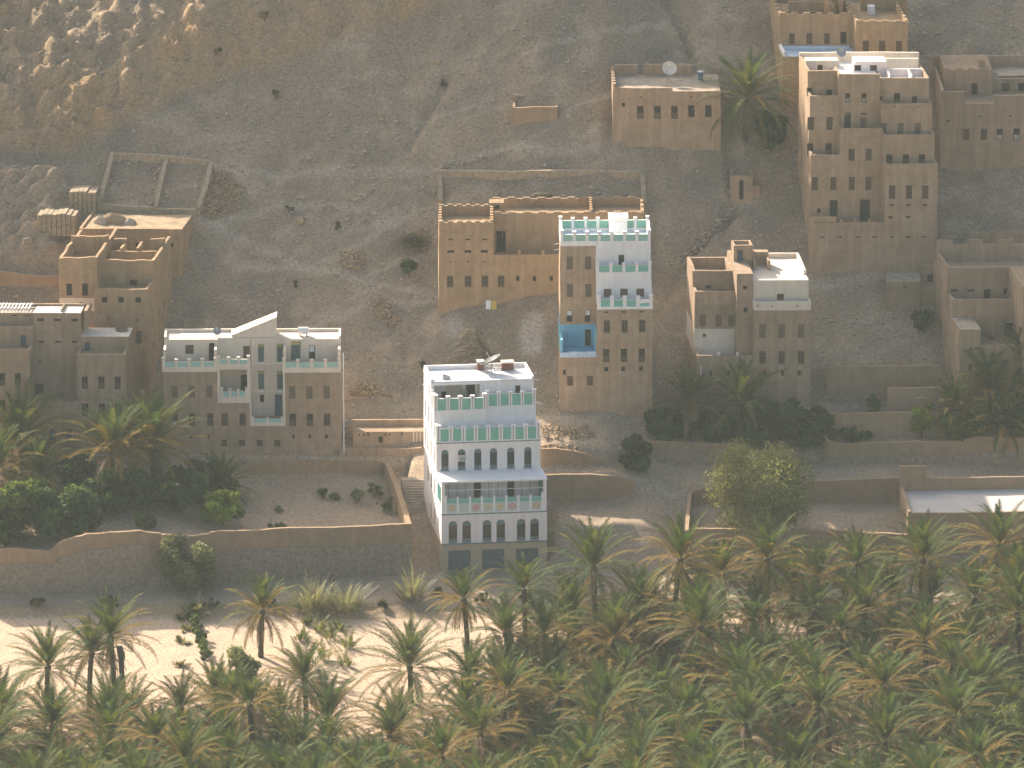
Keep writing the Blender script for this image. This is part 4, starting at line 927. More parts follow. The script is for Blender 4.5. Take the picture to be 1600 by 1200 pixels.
# ------------------------------------------------------------------ ruined, roofless house behind it
h = House('roofless_house', 'ochre house with broken roofless rooms on top and a small terrace', 'house', 149, 600, 27.5, -1.0, 'mud3', .001, u=5.4, v=10, skew=-8)
W_ = h.U(233); zT = h.Z(452, 0, 190); VB = 12
h.block(0, W_, 0, VB, -3, zT-.7, F=h.W(0, [(464,473,9,'dark',[163,189,216]), (517,537,8.5,'shut',[217]), (499,501,7,'slot',[214])]), Rt=[(v_, z_, .5, 1.1, 'shutp') for v_ in (2.5, 5.5, 8.5) for z_ in (2.6, 5.2)])
h.para(0, W_, 0, 3.4, zT-.7, .7, .28, 'FLR', None, .04)
zb = h.Z(411, 3.4, 190)
h.block(0, W_, 3.4, 3.7, zT-.7, zb, F=h.W(3.4, [(437,453,13,'door',[209])]), name='ruined_wall')
h.para(0, W_, 3.4, 3.71, zb, .35, .3, 'F', None, .16)
h.block(-3.9, -.0, 1.6, VB, -3, h.Z(424, 1.6, 120), F=h.W(1.6, [(443,462,9.5,'dark',[107.5,132.7])]))
h.para(-3.9, 0, 1.6, VB, h.Z(424, 1.6, 120), 1.35, .3, 'FLR', None, .16); h.para(-3.9, 0, 7.6, 8.0, h.Z(424, 1.6, 120), 2.0, .3, 'F', None, .2)
h.para(0, W_, 3.72, VB, zT-.7, zb-zT+.9, .3, 'R', None, .14); h.para(.3, W_-.4, 6.6, 7, zb-1.2, 1.5, .28, 'F', None, .12); h.para(1.2, 3.2, 6.9, 9.0, zb-1.2, 1.7, .28, 'LR', None, .1); h.para(.2, 1.5, 9, 9.3, zb-1.2, 2.0, .28, 'F', None, .1); h.para(3.9, W_, 9.2, 9.5, zb-1.2, 2.0, .28, 'F', None, .1)
h.box('plaster_strip', -3.85, -.02, 1.55, 1.598, h.Z(486,1.6,120), h.Z(465.5,1.6,120), 'cream'); h.box('string_course', -3.9, 0, 1.56, 1.598, h.Z(424,1.6,120)-.06, h.Z(424,1.6,120)+.04, 'mud')

# ------------------------------------------------------------------ flat roofed block behind, with earth heaps on the roof
h = House('flat_roof_house', 'plain ochre house with earth heaps on its flat sunlit roof', 'house', 125, 430, hit(200,432)[1], -1.0, 'mud3', .0, u=10, v=6, skew=-9)
W_ = h.U(286); zt = h.Z(360, 0, 200); VB = 5.6
h.block(0, W_, 0, VB, -3, zt, F=h.W(0, [(379,386,8.5,'dark',[190.5,215.4,240.8,266.8])]), roof='stoned')
h.para(0, W_, 0, VB, zt, .18, .25, 'FL', None, .02)
for i in range(24): h.box('dentil', W_*(i+.2)/24, W_*(i+.7)/24, -.07, 0, zt-.14, zt-.02, 'mud')
def heap(name, label, cat, c, rx, ry, hz, m, n=14, kind=None, seed=1):
    r_ = random.Random(seed); b = MB(); rings = 5; P = []
    for j in range(rings + 1):
        q = j / rings
        for i in range(n):
            a = 2*math.pi*i/n; k_ = 1 + .18*math.sin(a*2+seed) + r_.uniform(-.08,.08)
            P.append((rx*k_*math.cos(a)*(1-q), ry*k_*math.sin(a)*(1-q), hz*(1-(1-q)**2)*(.95+r_.uniform(-.05,.1)) - (.25 if j == 0 else 0)))
    b.v = P
    for j in range(rings):
        for i in range(n): b.f.append((j*n+i, j*n+(i+1)%n, (j+1)*n+(i+1)%n, (j+1)*n+i)); b.m.append(0)
    return tag(b.build(name, m, None, c), label, cat, kind=kind)
heap('earth_heap', 'larger brown earth heap on the flat ochre roof', 'heap', on(h, 2.9, 2.9, zt), 1.5, 1.1, 1.0, M['mudwall'], seed=2)
heap('earth_heap', 'small pale earth heap left of the larger heap on the roof', 'heap', on(h, 1.6, 2.6, zt), .8, .8, .8, M['stone'], seed=3)
heap('earth_heap', 'low dark earth heap on the right of the larger heap', 'heap', on(h, 4.6, 2.4, zt), .9, .6, .55, M['stone'], seed=5)

# ------------------------------------------------------------------ house at the right edge above the palms
h = House('right_edge_house', 'brown house at the right edge above the palms with an inner terrace', 'house', 1497, 640, 24.0, 0.5, 'mud2', .001, u=8, v=12, skew=8)
W_ = h.U(1640); VB = 13
zt = h.Z(540, 0, 1560)
h.block(0, h.U(1531), 0, VB, -2.5, h.Z(515, 0, 1510), F=h.W(0, [(543.5,548,4,'slot',[1517]), (569,578,5,'dark',[1515])]), roof='stone')
h.block(h.U(1531), W_, 0, VB, -2.5, zt-.3, F=[]); h.para(h.U(1531), W_, 0, 3, zt-.3, .35, .28, 'F', None, .04)
V2 = 4.0; zq = h.Z(490, V2, 1540)
h.block(-.05, W_, V2, VB, h.Z(515,0,1510), zq, F=h.W(V2, [(499,506,8,'dark',[1548]), (503,524,17,'door',[1577])]))
h.block(h.U(1531), W_, V2, VB, zt-.3, h.Z(515,0,1510)-.01, F=h.W(V2, [(505,540,17,'door',[1577])]), name='inner_wall')
h.para(-.05, W_, V2, 6.0, zq, h.Z(468, V2, 1540)-zq, .28, 'FL', None, .03)
V3 = 6.2; zw = h.Z(418, V3, 1540)
h.block(-.1, W_, V3, VB, zq, zw-.9, F=h.W(V3, [(452,456,12,'slot',[1491,1517]), (452,470,11,'door',[1542]), (451,460,7,'dark',[1571])]))
h.para(-.1, W_, V3, VB, zw-.9, .9, .3, 'FL', None, .05); h.para(-.1, W_, 11.5, 11.9, zw-.9, 2.2, .3, 'F', None, .06, (3.4,.5))
h.block(h.U(1594), W_, -.8, V3, -2.5, h.Z(445, 0, 1600), name='wing_wall')

# ------------------------------------------------------------------ smaller buildings
p = hit(835, 190)
h = House('stone_hut', 'small open-fronted mud hut alone on the upper slope', 'hut', 801, 192, p[1], 0, 'mudwall', 0, u=4.6, v=3)
W_ = h.U(870); zt = h.Z(168)
h.block(0, W_, 0, 2.6, -2, zt-.5); h.para(0, W_, 0, 2.6, zt-.5, .5, .25, 'FLR', None, .06)
h.block(0, W_-.3, 2.6, 3.6, -2, h.Z(149, 2.6), F=h.W(2.6, [(152,155,9,'slot',[813,829,844])]), roof='stone'); 
p = hit(1163, 316)
h = House('ruined_hut', 'small ruined mud hut with two openings beside the gully', 'hut', 1141, 318, p[1], 0, 'mud2', 0, u=3, v=3)
h.block(0, h.U(1174), 0, 2.4, -2, h.Z(281), F=h.W(0, [(281.5,312,7,'dark',[1159])])); h.para(0, h.U(1174), 0, 2.4, h.Z(281), .4, .25, 'FLR', None, .15); h.block(h.U(1174)+.01, h.U(1185), .3, 2.2, -2, h.Z(292))
h = House('slope_hut', 'small flat roofed mud hut on the slope below the tall house', 'hut', 1385, 482, hit(1410, 482)[1], 0, 'mud2', 0, u=5, v=4)
h.block(0, h.U(1436), 0, 4, -2, h.Z(440), F=h.W(0, [(447,449.5,6,'slot',[1414])]), roof='stone')
h.block(h.U(1436)+.01, h.U(1472), .4, 3.8, -2, h.Z(452)); h.block(h.U(1437), h.U(1466), 2.4, 3.9, h.Z(452), h.Z(428), F=h.W(2.4, [(428.5,447,10,'dark',[1453])]), name='back_wall')
h = House('yard_house', 'low mud house with a bare yard behind the stairs and a sunlit roof edge', 'house', 551, 700, 20.5, 1.0, 'mud', 0, u=7, v=6)
W_ = h.U(662); zt = h.Z(675); 
h.block(0, W_, 0, 2.2, -2, zt, F=h.W(0, [(678,681,3,'slot',[561,568.5,602,609]), (675.5,682,2.5,'slot',[575]), (682,692,7,'dark',[594]), (676,680,2.6,'slot',[628])]))
h.para(0, W_, 2.0, 2.3, zt-.5, h.Z(656,2.1)-zt+.5, .3, 'F', 'mud', .03)
for i in range(3): h.box('pilaster', h.U(645+5*i), h.U(647+5*i), -.03, 0, zt-1.1, zt-.1, 'cream')
# compound with a white roof, right
h = House('white_roof_compound', 'low mud building with a bright white roof and a door in its back wall', 'building', 1417, 886, .3, 3.0, 'mudwall', 0, u=12, v=9)
W_ = h.U(1660); zr = h.Z(806); VB = 7.8
h.block(0, W_, 0, VB, -1.5, zr, roof='roofplaster'); h.para(0, W_, 0, VB, zr, .22, .3, 'F', None, .05); h.para(0, W_, 0, VB, zr, .45, .3, 'L', None, .04)
h.para(1.9, W_, VB-.3, VB, zr, h.Z(745, VB, 1500)-zr, .3, 'B', None, .04)
h.block(0, 2.6, VB-.31, VB+.01, zr, h.Z(727, VB, 1440), F=h.W(VB-.31, [(733,760,12,'shut',[1451])]), name='door_wall')
M['stonew2'] = mat('dry_stone_pen', (.36,.285,.195), 0.95, 0.28, 3.0, 1.0, 4.0, spec=0.1)
# ------------------------------------------------------------------ garden and retaining walls
def wall_mesh(pts, t, wav, bot, lean=0.0, top_drop=0.0):
    """pts: world (x, y, z_top) along the wall; bot(x, y) gives the foot"""
    b = MB(); P = []
    for (x0,y0,z0), (x1,y1,z1) in zip(pts, pts[1:]):
        L = math.hypot(x1-x0, y1-y0); n = max(1, int(L / .45))
        for i in range(n): q = i / n; P.append((x0+(x1-x0)*q, y0+(y1-y0)*q, z0+(z1-z0)*q))
    P.append(pts[-1]); ph = rng.random() * 200; d = 0; Q = []
    for i, p in enumerate(P):
        if i: d += math.hypot(p[0]-P[i-1][0], p[1]-P[i-1][1])
        a = P[max(i-1,0)]; c = P[min(i+1,len(P)-1)]; tx, ty = c[0]-a[0], c[1]-a[1]; l = math.hypot(tx,ty) or 1; nx_, ny_ = -ty/l, tx/l
        zt = p[2] - top_drop + wav * (2.4*float(vnoise(ph+d*.35, 1.7)) + .9*float(vnoise(ph+d*1.7, 9.1)))
        zb = bot(p[0], p[1]); hh = max(.1, zt - zb)
        jit = .05 * float(vnoise(ph*3+d*1.1, 4.4))
        Q.append(((p[0]-nx_*(lean*hh-jit), p[1]-ny_*(lean*hh-jit), zb), (p[0]+nx_*jit, p[1]+ny_*jit, zt), (p[0]+nx_*t, p[1]+ny_*t, zt-.02), (p[0]+nx_*t, p[1]+ny_*t, zb)))
    for a, c in zip(Q, Q[1:]):
        for i in range(3): b.quad(a[i], c[i], c[i+1], a[i+1])
    b.poly([Q[0][i] for i in range(4)]); b.poly([Q[-1][3-i] for i in range(4)])
    return b
def wall(name, label, px, m='mudwall', t=.38, wav=.10, base=0.0, below=.8, cat='wall'):
    pts = [tuple(at(x, y, Y=Y)) for x, y, Y in px]
    if not base:
        return tag(wall_mesh(pts, t, wav, lambda x, y: G(x, y-.3) - below).build(name, M[m]), label, cat, kind='thing')
    root = empty(name, (pts[0][0], pts[0][1], G(pts[0][0], pts[0][1]-.5))); tag(root, label, cat, kind='thing')
    o = Vector(root.location); st = random.getstate()
    def shift(b): b.v = [(v[0]-o.x, v[1]-o.y, v[2]-o.z) for v in b.v]; return b
    tops = {}
    shift(wall_mesh(pts, t, wav, lambda x, y: np.interp(x, [p[0] for p in pts], [p[2] for p in pts]) - base - .25)).build('mud_top', M[m], root)
    pt2 = [(p[0], p[1]-.12, p[2]-base) for p in pts]
    shift(wall_mesh(pt2, t+.3, .14, lambda x, y: G(x, y-1.2) - below, lean=.10)).build('stone_base', M['stonewall'], root)
    return root
wall('terrace_wall', 'long mud wall on a rough stone base along the left road', [(-60,858,-6.7),(55,858,-6.6),(80,860,-6.5),(92,849,-6.4),(135,836,-5.9),(220,828,-4.8),(252,833,-4.2)], base=1.5, wav=.14)
wall('terrace_wall', 'straight mud wall on a stone base enclosing the bare yard by the road', [(327,832,-3.2),(400,828,-2.6),(500,825,-1.9),(570,822,-1.5),(643,819,-1.1)], base=1.9, wav=.09)
wall('terrace_wall', 'short broken wall piece behind the feathery road bush', [(253,836,-4.2),(290,840,-3.8),(327,833,-3.2)], base=1.3, wav=.2)
wall('yard_wall', 'narrow mud wall running uphill beside the stone stairs', [(643,819,-.9),(634,790,4.5),(624,758,9.0),(614,735,13.5),(608,722,17.7)], t=.5, wav=.06)
wall('yard_wall', 'mud wall behind the bare yard below the cream topped house', [(290,722,17.5),(400,721,17.6),(500,720,17.6),(606,721,17.6)], wav=.07)
wall('yard_wall', 'panelled low mud wall in front of the low yard house', [(530,702,18.9),(580,703,18.9),(620,702,18.8),(658,700,18.6)], 'mud', wav=.04)
for i in range(11):
    g_ = at(534+11.5*i, 703, Y=18.75); b = MB(); b.box(-.05,.05,-.05,.02,-.75,.05); tag(b.build('wall_pier', M['mud'], None, g_), 'thin pier on the panelled low yard wall, %s from the left' % ['first','second','third','fourth','fifth','sixth','seventh','eighth','ninth','tenth','eleventh'][i], 'pier', 'piers along the panelled yard wall')
wall('yard_wall', 'short mud retaining wall below the lit stone pile', [(534,619,27.0),(580,621,27.0),(614,622,27.0)], 'mud', wav=.04)
wall('rubble_wall', 'stone topped retaining wall beside the white house, upper one', [(838,701,13.6),(870,701,13.6),(900,705,13.6),(945,718,13.6)], 'mudwall', wav=.12)
wall('ledge_wall', 'curved mud bank wall with a white sunlit rim beside the white house', [(842,742,10.3),(855,743,10.2),(880,741,10.3),(920,741,10.4),(965,744,10.5),(990,752,10.6)], 'mudwall', wav=.06)
wall('garden_wall', 'mud garden wall with small holes below the tower house palms', [(1008,685,16.4),(1014,690,16.2),(1060,691,16.3),(1100,692,16.4),(1141,694,16.4)], base=.8, wav=.1)
wall('garden_wall', 'long mud garden wall in front of the right hand palms', [(1287,682,16.8),(1296,690,16.5),(1310,693,16.5),(1380,692,16.5),(1440,690,16.5),(1500,689,16.5),(1525,683,16.5),(1600,684,16.5),(1680,684,16.5)], base=1.5, wav=.06)
wall('enclosure_wall', 'mud wall at the back of the enclosure right of the lane', [(1083,768,9.9),(1100,762,10.1),(1200,756,10.1),(1300,750,10.1),(1380,748,10.1),(1420,746,10.1)], wav=.05)
wall('enclosure_wall', 'mud wall along the road in front of the right enclosure', [(1082,826,-.5),(1140,826,-.4),(1200,828,-.3),(1300,829,-.3),(1380,833,-.3),(1417,836,-.3)], base=2.0, wav=.06)
wall('enclosure_wall', 'sunlit mud side wall of the enclosure beside the lane', [(1076,828,-.4),(1078,800,4.5),(1080,778,8.0),(1082,768,10.3)], wav=.06)
wall('slope_wall', 'low mud wall with stones on top on the right slope', [(1387,607,21.5),(1420,606,21.5),(1470,606,21.5)], wav=.06)
wall('slope_wall', 'low mud wall below the right slope garden, long and straight', [(1286,645,19.2),(1340,646,19.3),(1400,644,19.3),(1460,643,19.4),(1525,645,19.4)], wav=.05)
wall('slope_wall', 'tan retaining wall on the bare slope right of the stepped house', [(1292,573,26.5),(1380,572,26.5),(1470,571,26.5)], 'mudwall', wav=.05)
wall('slope_wall', 'mud wall on the far right above the right edge house', [(1508,364,hit(1510,395)[1]),(1560,361,hit(1510,395)[1]),(1640,358,hit(1510,395)[1])], 'mud2', wav=.05)
wall('slope_wall', 'smooth rimmed mud wall at the left edge below the spoil ridges', [(-40,418,hit(20,448)[1]),(0,424,hit(20,448)[1]),(40,431,hit(40,448)[1]),(70,433,hit(70,448)[1]),(95,432,hit(90,448)[1])], 'mudwall', wav=.05, t=.6)
# dry stone pens
def pen(name, label, runs):
    root = empty(name, hit(*runs[0][0])); tag(root, label, 'wall', kind='thing'); o = root.location
    for run, hgt in runs_h(runs):
        pts = []
        for x, y in run: g_ = hit(x, y); pts.append((g_[0], g_[1], g_[2]+hgt))
        b = wall_mesh(pts, .45, .07, lambda x, y: G(x, y) - .6); b.v = [(v[0]-o.x, v[1]-o.y, v[2]-o.z) for v in b.v]; b.build('stone_wall', M['stonew2'], root)
def runs_h(runs): return [(r[:-1], r[-1]) for r in runs]
pen('stone_pen', 'rectangular dry stone pen on the slope above the flat ochre roof', [[(172,250),(220,252),(270,255),(327,263),.75],[(172,250),(163,285),(152,326),.8],[(257,254),(248,290),(240,330),.55],[(327,263),(318,300),(306,335),.8],[(152,328),(190,331),(240,335),(306,338),.7]])
pen('stone_pen', 'wide low stone walled terrace behind the long ochre house', [[(684,278),(760,280),(860,279),(1000,280),.85],[(684,278),(685,320),.5],[(1000,280),(1003,322),.6]])
# stacks of drying mud bricks, left of the pen
def brick_stack(label, px, py, w, dpt, hh, n, seed):
    g_ = hit(px, py); root = empty('mud_brick_stack', g_, R(-8)); tag(root, label, 'brick stack'); r_ = random.Random(seed)
    for i in range(n):
        b = MB(); x0 = w*i/n; zt = hh*(1-.10*r_.random()) - .25*abs(i-n*.6)/n
        for k in range(6):
            z0, z1 = zt*k/6 - (.8 if k == 0 else 0), zt*(k+1)/6-.03; j = r_.uniform(-.04,.04); b.box(x0+.03, x0+w/n-.03, j, dpt*(1-.05*r_.random()), z0, z1)
        b.build('brick_column', M['stonew2'], root)
brick_stack('taller stack of mud bricks left of the stone pen', 108, 326, 2.8, 2.2, 2.0, 6, 1)
brick_stack('lower stack of mud bricks in front of the taller one', 58, 356, 4.0, 2.0, 1.7, 8, 2)
# stone stairs
A_ = at(650, 797, Y=8.9); nst = 13
root = empty('stone_stairs', (A_[0], 8.9, 2.9)); tag(root, 'flight of worn stone stairs between yard wall and white house', 'stairs', kind='thing')
for i in range(nst):
    b = MB(); b.box(-1.15, 1.05, .31*i, .31*i+.9, .175*i-.6, .175*(i+1)); b.v = [(x - .16*y/2, y, z + rng.uniform(-.012,.012)) for x, y, z in b.v]; b.build('step', M['stone'], root)
root = empty('stone_stairs', hit(236, 640)); tag(root, 'steep shaded steps between the left edge house and cream topped house', 'stairs', kind='thing'); ro = root.location
for i in range(18):
    b = MB(); b.box(-.9, .9, .42*i, .42*i+.9, .22*i-.8, .22*(i+1)); b.build('step', M['stonewall'], root)

# ------------------------------------------------------------------ loose rock
def rocks_mesh(cs, sizes, name, m, flat=.7):
    ico = np.array([(0,0,1),(.89,0,.45),(.28,.85,.45),(-.72,.53,.45),(-.72,-.53,.45),(.28,-.85,.45),(.72,.53,-.45),(-.28,.85,-.45),(-.89,0,-.45),(-.28,-.85,-.45),(.72,-.53,-.45),(0,0,-1)])
    fc = np.array([(0,1,2),(0,2,3),(0,3,4),(0,4,5),(0,5,1),(1,6,2),(2,7,3),(3,8,4),(4,9,5),(5,10,1),(6,7,2),(7,8,3),(8,9,4),(9,10,5),(10,6,1),(11,7,6),(11,8,7),(11,9,8),(11,10,9),(11,6,10)])
    n = len(cs); V = ico[None] * (1 + .35 * (nrng.random((n,12,1)) - .5)) * np.array(sizes)[:,None,None] * np.array([1,1,flat]) * (1 + .6*(nrng.random((n,1,3)) - .5))
    a = nrng.random(n) * 6.28; ca, sa = np.cos(a)[:,None], np.sin(a)[:,None]
    x = V[...,0]*ca - V[...,1]*sa; y = V[...,0]*sa + V[...,1]*ca; V = np.stack([x,y,V[...,2]], -1) + np.array(cs)[:,None,:]
    return np_mesh(name, V.reshape(-1,3), (fc[None] + 12*np.arange(n)[:,None,None]).reshape(-1,3), m)
cs, sz = [], []
for _ in range(22000):
    x, y = rng.uniform(-66, 66), rng.uniform(20, 92); s_ = .05 + .20 * rng.random()**2.6
    if float(vnoise(x/4, y/4)) + .5 < rng.random()*.8: continue
    cs.append((x, y, G(x,y) + s_*.2)); sz.append(s_)
tag(link('hillside_stones', rocks_mesh(cs, sz, 'hillside_stones', M['stone'])), 'loose stones strewn over the whole hillside', kind='stuff')
def pile(label, poly, n, s0, s1, m, hz=.35):
    cs, sz = [], []
    xs = [p[0] for p in poly]; ys = [p[1] for p in poly]
    def inside(x, y):
        c = False
        for (x0,y0),(x1,y1) in zip(poly, poly[1:]+poly[:1]):
            if (y0 > y) != (y1 > y) and x < (x1-x0)*(y-y0)/(y1-y0)+x0: c = not c
        return c
    while len(cs) < n:
        x, y = rng.uniform(min(xs), max(xs)), rng.uniform(min(ys), max(ys))
        if not inside(x, y): continue
        g_ = hit(x, y); s_ = rng.uniform(s0, s1); cs.append((g_[0], g_[1], g_[2] + rng.random()*hz)); sz.append(s_)
    return tag(link('rubble', rocks_mesh(cs, sz, 'rubble', m)), label, kind='stuff')
pile('ochre rubble spill right of the stone pen', [(322,268),(350,266),(382,290),(372,330),(330,345),(312,335)], 620, .08, .19, M['stoned'])
pile('ochre stone heap in the fork of the hillside paths', [(530,395),(560,392),(572,410),(560,423),(538,418)], 260, .08, .2, M['stoned'])
pile('ochre stone heap above the brush stack', [(580,470),(602,470),(625,505),(610,515),(588,495)], 280, .08, .19, M['stoned'])
pile('sunlit stones heaped above the short retaining wall', [(562,600),(590,604),(613,620),(540,618)], 200, .08, .22, M['stoned'])
pile('stones lying on top of the rubble topped wall', [(838,699),(900,702),(925,712),(840,707)], 60, .12, .28, M['stoned'], .5)
pile('rubble below the tower house', [(845,668),(920,668),(930,684),(850,688)], 160, .08, .18, M['stoned'])
pile('rubble on the shaded slope right of the stepped house', [(1290,585),(1470,578),(1470,600),(1300,640)], 160, .08, .2, M['stone'])
pile('stones along the gully left of the stepped house', [(1140,325),(1155,325),(1060,425),(1045,420)], 130, .08, .24, M['stone'])
pile('rubble along the track above the long house', [(690,258),(800,235),(800,242),(690,266)], 90, .07, .18, M['stone'])
for (x, y, s_, lab) in ((470,348,.62,'yellowish boulder alone among the hillside paths'),(684,98,.35,'small split boulder on the upper slope'),(596,187,.3,'small pale boulder on the upper slope')):
    g_ = hit(x, y); o = link('boulder', rocks_mesh([(0,0,0)], [s_], 'boulder', M['stoned']), None, (g_[0], g_[1], g_[2]+s_*.3)); tag(o, lab, 'boulder')
# ------------------------------------------------------------------ vegetation
def norm(v): return v / (np.linalg.norm(v, axis=-1, keepdims=True) + 1e-9)
GREEN, OLIVE, ORANGE, DRY = np.array((.045,.082,.025)), np.array((.105,.115,.034)), np.array((.30,.165,.036)), np.array((.18,.130,.078))
def frond(rs, az, el, L, droop, colr, width=.5, pairs=30, base=(0,0,0)):
    """one feather leaf: a stalk that bends down and two rows of leaflets -> verts, quads, colours"""
    n = 9; d = np.array([math.cos(el)*math.cos(az), math.cos(el)*math.sin(az), math.sin(el)]); p = np.array(base, float); pts = [p.copy()]; e = el
    for i in range(n):
        e = max(e - droop * (i + 1.0) / n / n * 1.9, -1.45)
        d = np.array([math.cos(e)*math.cos(az), math.cos(e)*math.sin(az), math.sin(e)]); p = p + d * (L / n); pts.append(p.copy())
    pts = np.array(pts); side = np.array([-math.sin(az), math.cos(az), 0.0])
    s = np.linspace(.14, .995, pairs); k = s * n; i0 = np.minimum(k.astype(int), n-1); f = (k - i0)[:,None]
    pos = pts[i0]*(1-f) + pts[i0+1]*f; tan = norm(pts[i0+1]-pts[i0]); upv = norm(np.cross(side, tan) * -1.0); upv = np.where(upv[:,2:3] < 0, -upv, upv)
    V, F_, Cc = [], [], []
    ll = width * np.sin(np.clip(s*1.02, 0, 1)**.75 * math.pi)**.55 * (1 - .25*s) + .06
    for sg in (-1, 1):
        ang = 0.62 + .25*rs.random(pairs)
        dirn = norm(tan * np.cos(ang)[:,None]*1.0 + side[None]*sg*np.sin(ang)[:,None] + upv*(.42 - .5*rs.random((pairs,1)) * .6) + np.array([0,0,-.18]))
        tip = pos + dirn * ll[:,None]; wd = tan * .042
        b0 = len(V) and sum(len(v) for v in V)
        q = np.stack([pos - wd, pos + wd, tip + wd*.35, tip - wd*.35], 1).reshape(-1,3)
        V.append(q); F_.append(b0 + np.arange(pairs*4).reshape(-1,4))
        shade = (.8 + .45*rs.random((pairs,1)))
        Cc.append(np.repeat(colr[None]*shade, 4, 0))
    b0 = sum(len(v) for v in V); r = .035
    up0 = np.array([0,0,1.0])
    st = np.concatenate([np.stack([pts - side*r*(1-np.linspace(0,.8,n+1))[:,None], pts + side*r*(1-np.linspace(0,.8,n+1))[:,None]], 1).reshape(-1,3)])
    V.append(st); F_.append(b0 + np.array([(2*i, 2*i+1, 2*i+3, 2*i+2) for i in range(n)])); Cc.append(np.repeat((colr*.6+np.array((.16,.12,.055))*.7)[None], len(st), 0))
    return np.concatenate(V), np.concatenate(F_), np.concatenate(Cc)
def join(parts):
    V, F_, Cc, o = [], [], [], 0
    for v, f, c in parts: V.append(v); F_.append(f + o); Cc.append(c); o += len(v)
    return np.concatenate(V), np.concatenate(F_), np.concatenate(Cc)
def crown_mesh(seed, nf=46, L=3.4, dry=.12, orange=.25, hang=.2, up=1.0):
    rs = np.random.default_rng(seed); P = []
    for i in range(nf):
        q = (i + rs.random()*.8) / nf; az = i * 2.39996 + rs.random()*.5
        el = math.radians(86 - 100*q**1.05 + rs.normal()*6) * up; Lf = L * (.62 + .42*math.sin(min(1, q*1.5+.18)*math.pi*.55)) * rs.uniform(.85, 1.1)
        t = rs.random()
        c = GREEN*(1-t) + OLIVE*t
        if q > .35 and rs.random() < orange*1.5: c = c*.45 + ORANGE*.55*rs.uniform(.7,1.2)
        if q > .72 and rs.random() < dry*3: c = DRY*rs.uniform(.7,1.1)
        P.append(frond(rs, az, el, Lf, 0.50 + 0.45*q + rs.random()*.35, c, .50, 40, (0,0,rs.uniform(-.12,.12) - .35*q)))
    for i in range(int(nf*hang)):
        P.append(frond(rs, rs.random()*6.28, math.radians(rs.uniform(-62,-28)), L*rs.uniform(.55,.85), 1.4, DRY*rs.uniform(.6,1.05), .26, 20, (0,0,-.55)))
    v, f, c = join(P); return np_mesh('crown', v, f, M['leaf'], c)
def trunk_mesh(seed, h, r=.21, lean=.05):
    rs = random.Random(seed); b = MB(); n = 8; m = max(6, int(h*3)); a = rs.random()*6.28
    for j in range(m+1):
        q = j/m; rr = r*(1.25-.35*q if q < .3 else 1.145-.1*q) * (1 + .10*(j % 2)) * (1 if q < .9 else 1.25); ox = lean*h*q*q
        for i in range(n):
            t = 2*math.pi*i/n + .4*(j % 2); b.v.append((ox*math.cos(a)+rr*math.cos(t), ox*math.sin(a)+rr*math.sin(t), h*q - (.6 if j == 0 else 0)))
    for j in range(m):
        for i in range(n): b.f.append((j*n+i, j*n+(i+1)%n, (j+1)*n+(i+1)%n, (j+1)*n+i)); b.m.append(0)
    b.poly([b.v[m*n+i] for i in range(n)])
    return b.mesh('trunk', M['trunk']), (lean*h*math.cos(a), lean*h*math.sin(a), h)
CROWNS = [crown_mesh(s, nf, L, d, o, hg) for s, nf, L, d, o, hg in ((1,52,4.7,.10,.28,.18),(2,48,4.4,.06,.15,.10),(3,54,4.9,.12,.35,.28),(4,46,4.3,.08,.28,.28),(5,50,4.6,.12,.55,.22),(6,54,4.8,.05,.12,.10),(7,42,4.2,.08,.22,.12),(8,54,4.7,.08,.65,.15))]
TRUNKS = [trunk_mesh(20+i, hh, .22, ln) for i, (hh, ln) in enumerate(((1.6,.02),(2.6,.05),(3.6,.06),(4.8,.04),(6.0,.07),(7.4,.06),(9.0,.08)))]
THS = [1.6,2.6,3.6,4.8,6.0,7.4,9.0]
PCOUNT = [0]
def palm(px, py, h_, scale=1.0, label=None, crown=None, group=None, Y=None):
    """crown centre seen at (px, py), trunk about h_ metres"""
    i = min(range(7), key=lambda k: abs(THS[k]-h_)); tm, tip = TRUNKS[i]
    if Y is None: g_ = hit(px, py, THS[i]*1.0)
    else: g_ = at(px, py, Y=Y)
    x, y = float(g_[0]), float(g_[1]); z = G(x, y)
    sc_z = 1.0 if Y is None else max(.4, (g_[2]-z)/THS[i])
    rz = rng.random()*6.28
    c_, s_ = math.cos(rz), math.sin(rz)
    x -= tip[0]*c_ - tip[1]*s_; y -= tip[0]*s_ + tip[1]*c_
    root = empty('date_palm', (x, y, G(x,y)), rz); tag(root, label, 'palm tree', group)
    t = link('trunk', tm, root); t.scale = (1,1,sc_z)
    c = link('crown', CROWNS[crown if crown is not None else rng.randrange(8)], root, (tip[0], tip[1], tip[2]*sc_z), rng.random()*6.28)
    scale *= 1.13; c.scale = (scale, scale, scale*rng.uniform(.92,1.08)); PCOUNT[0] += 1
    return root
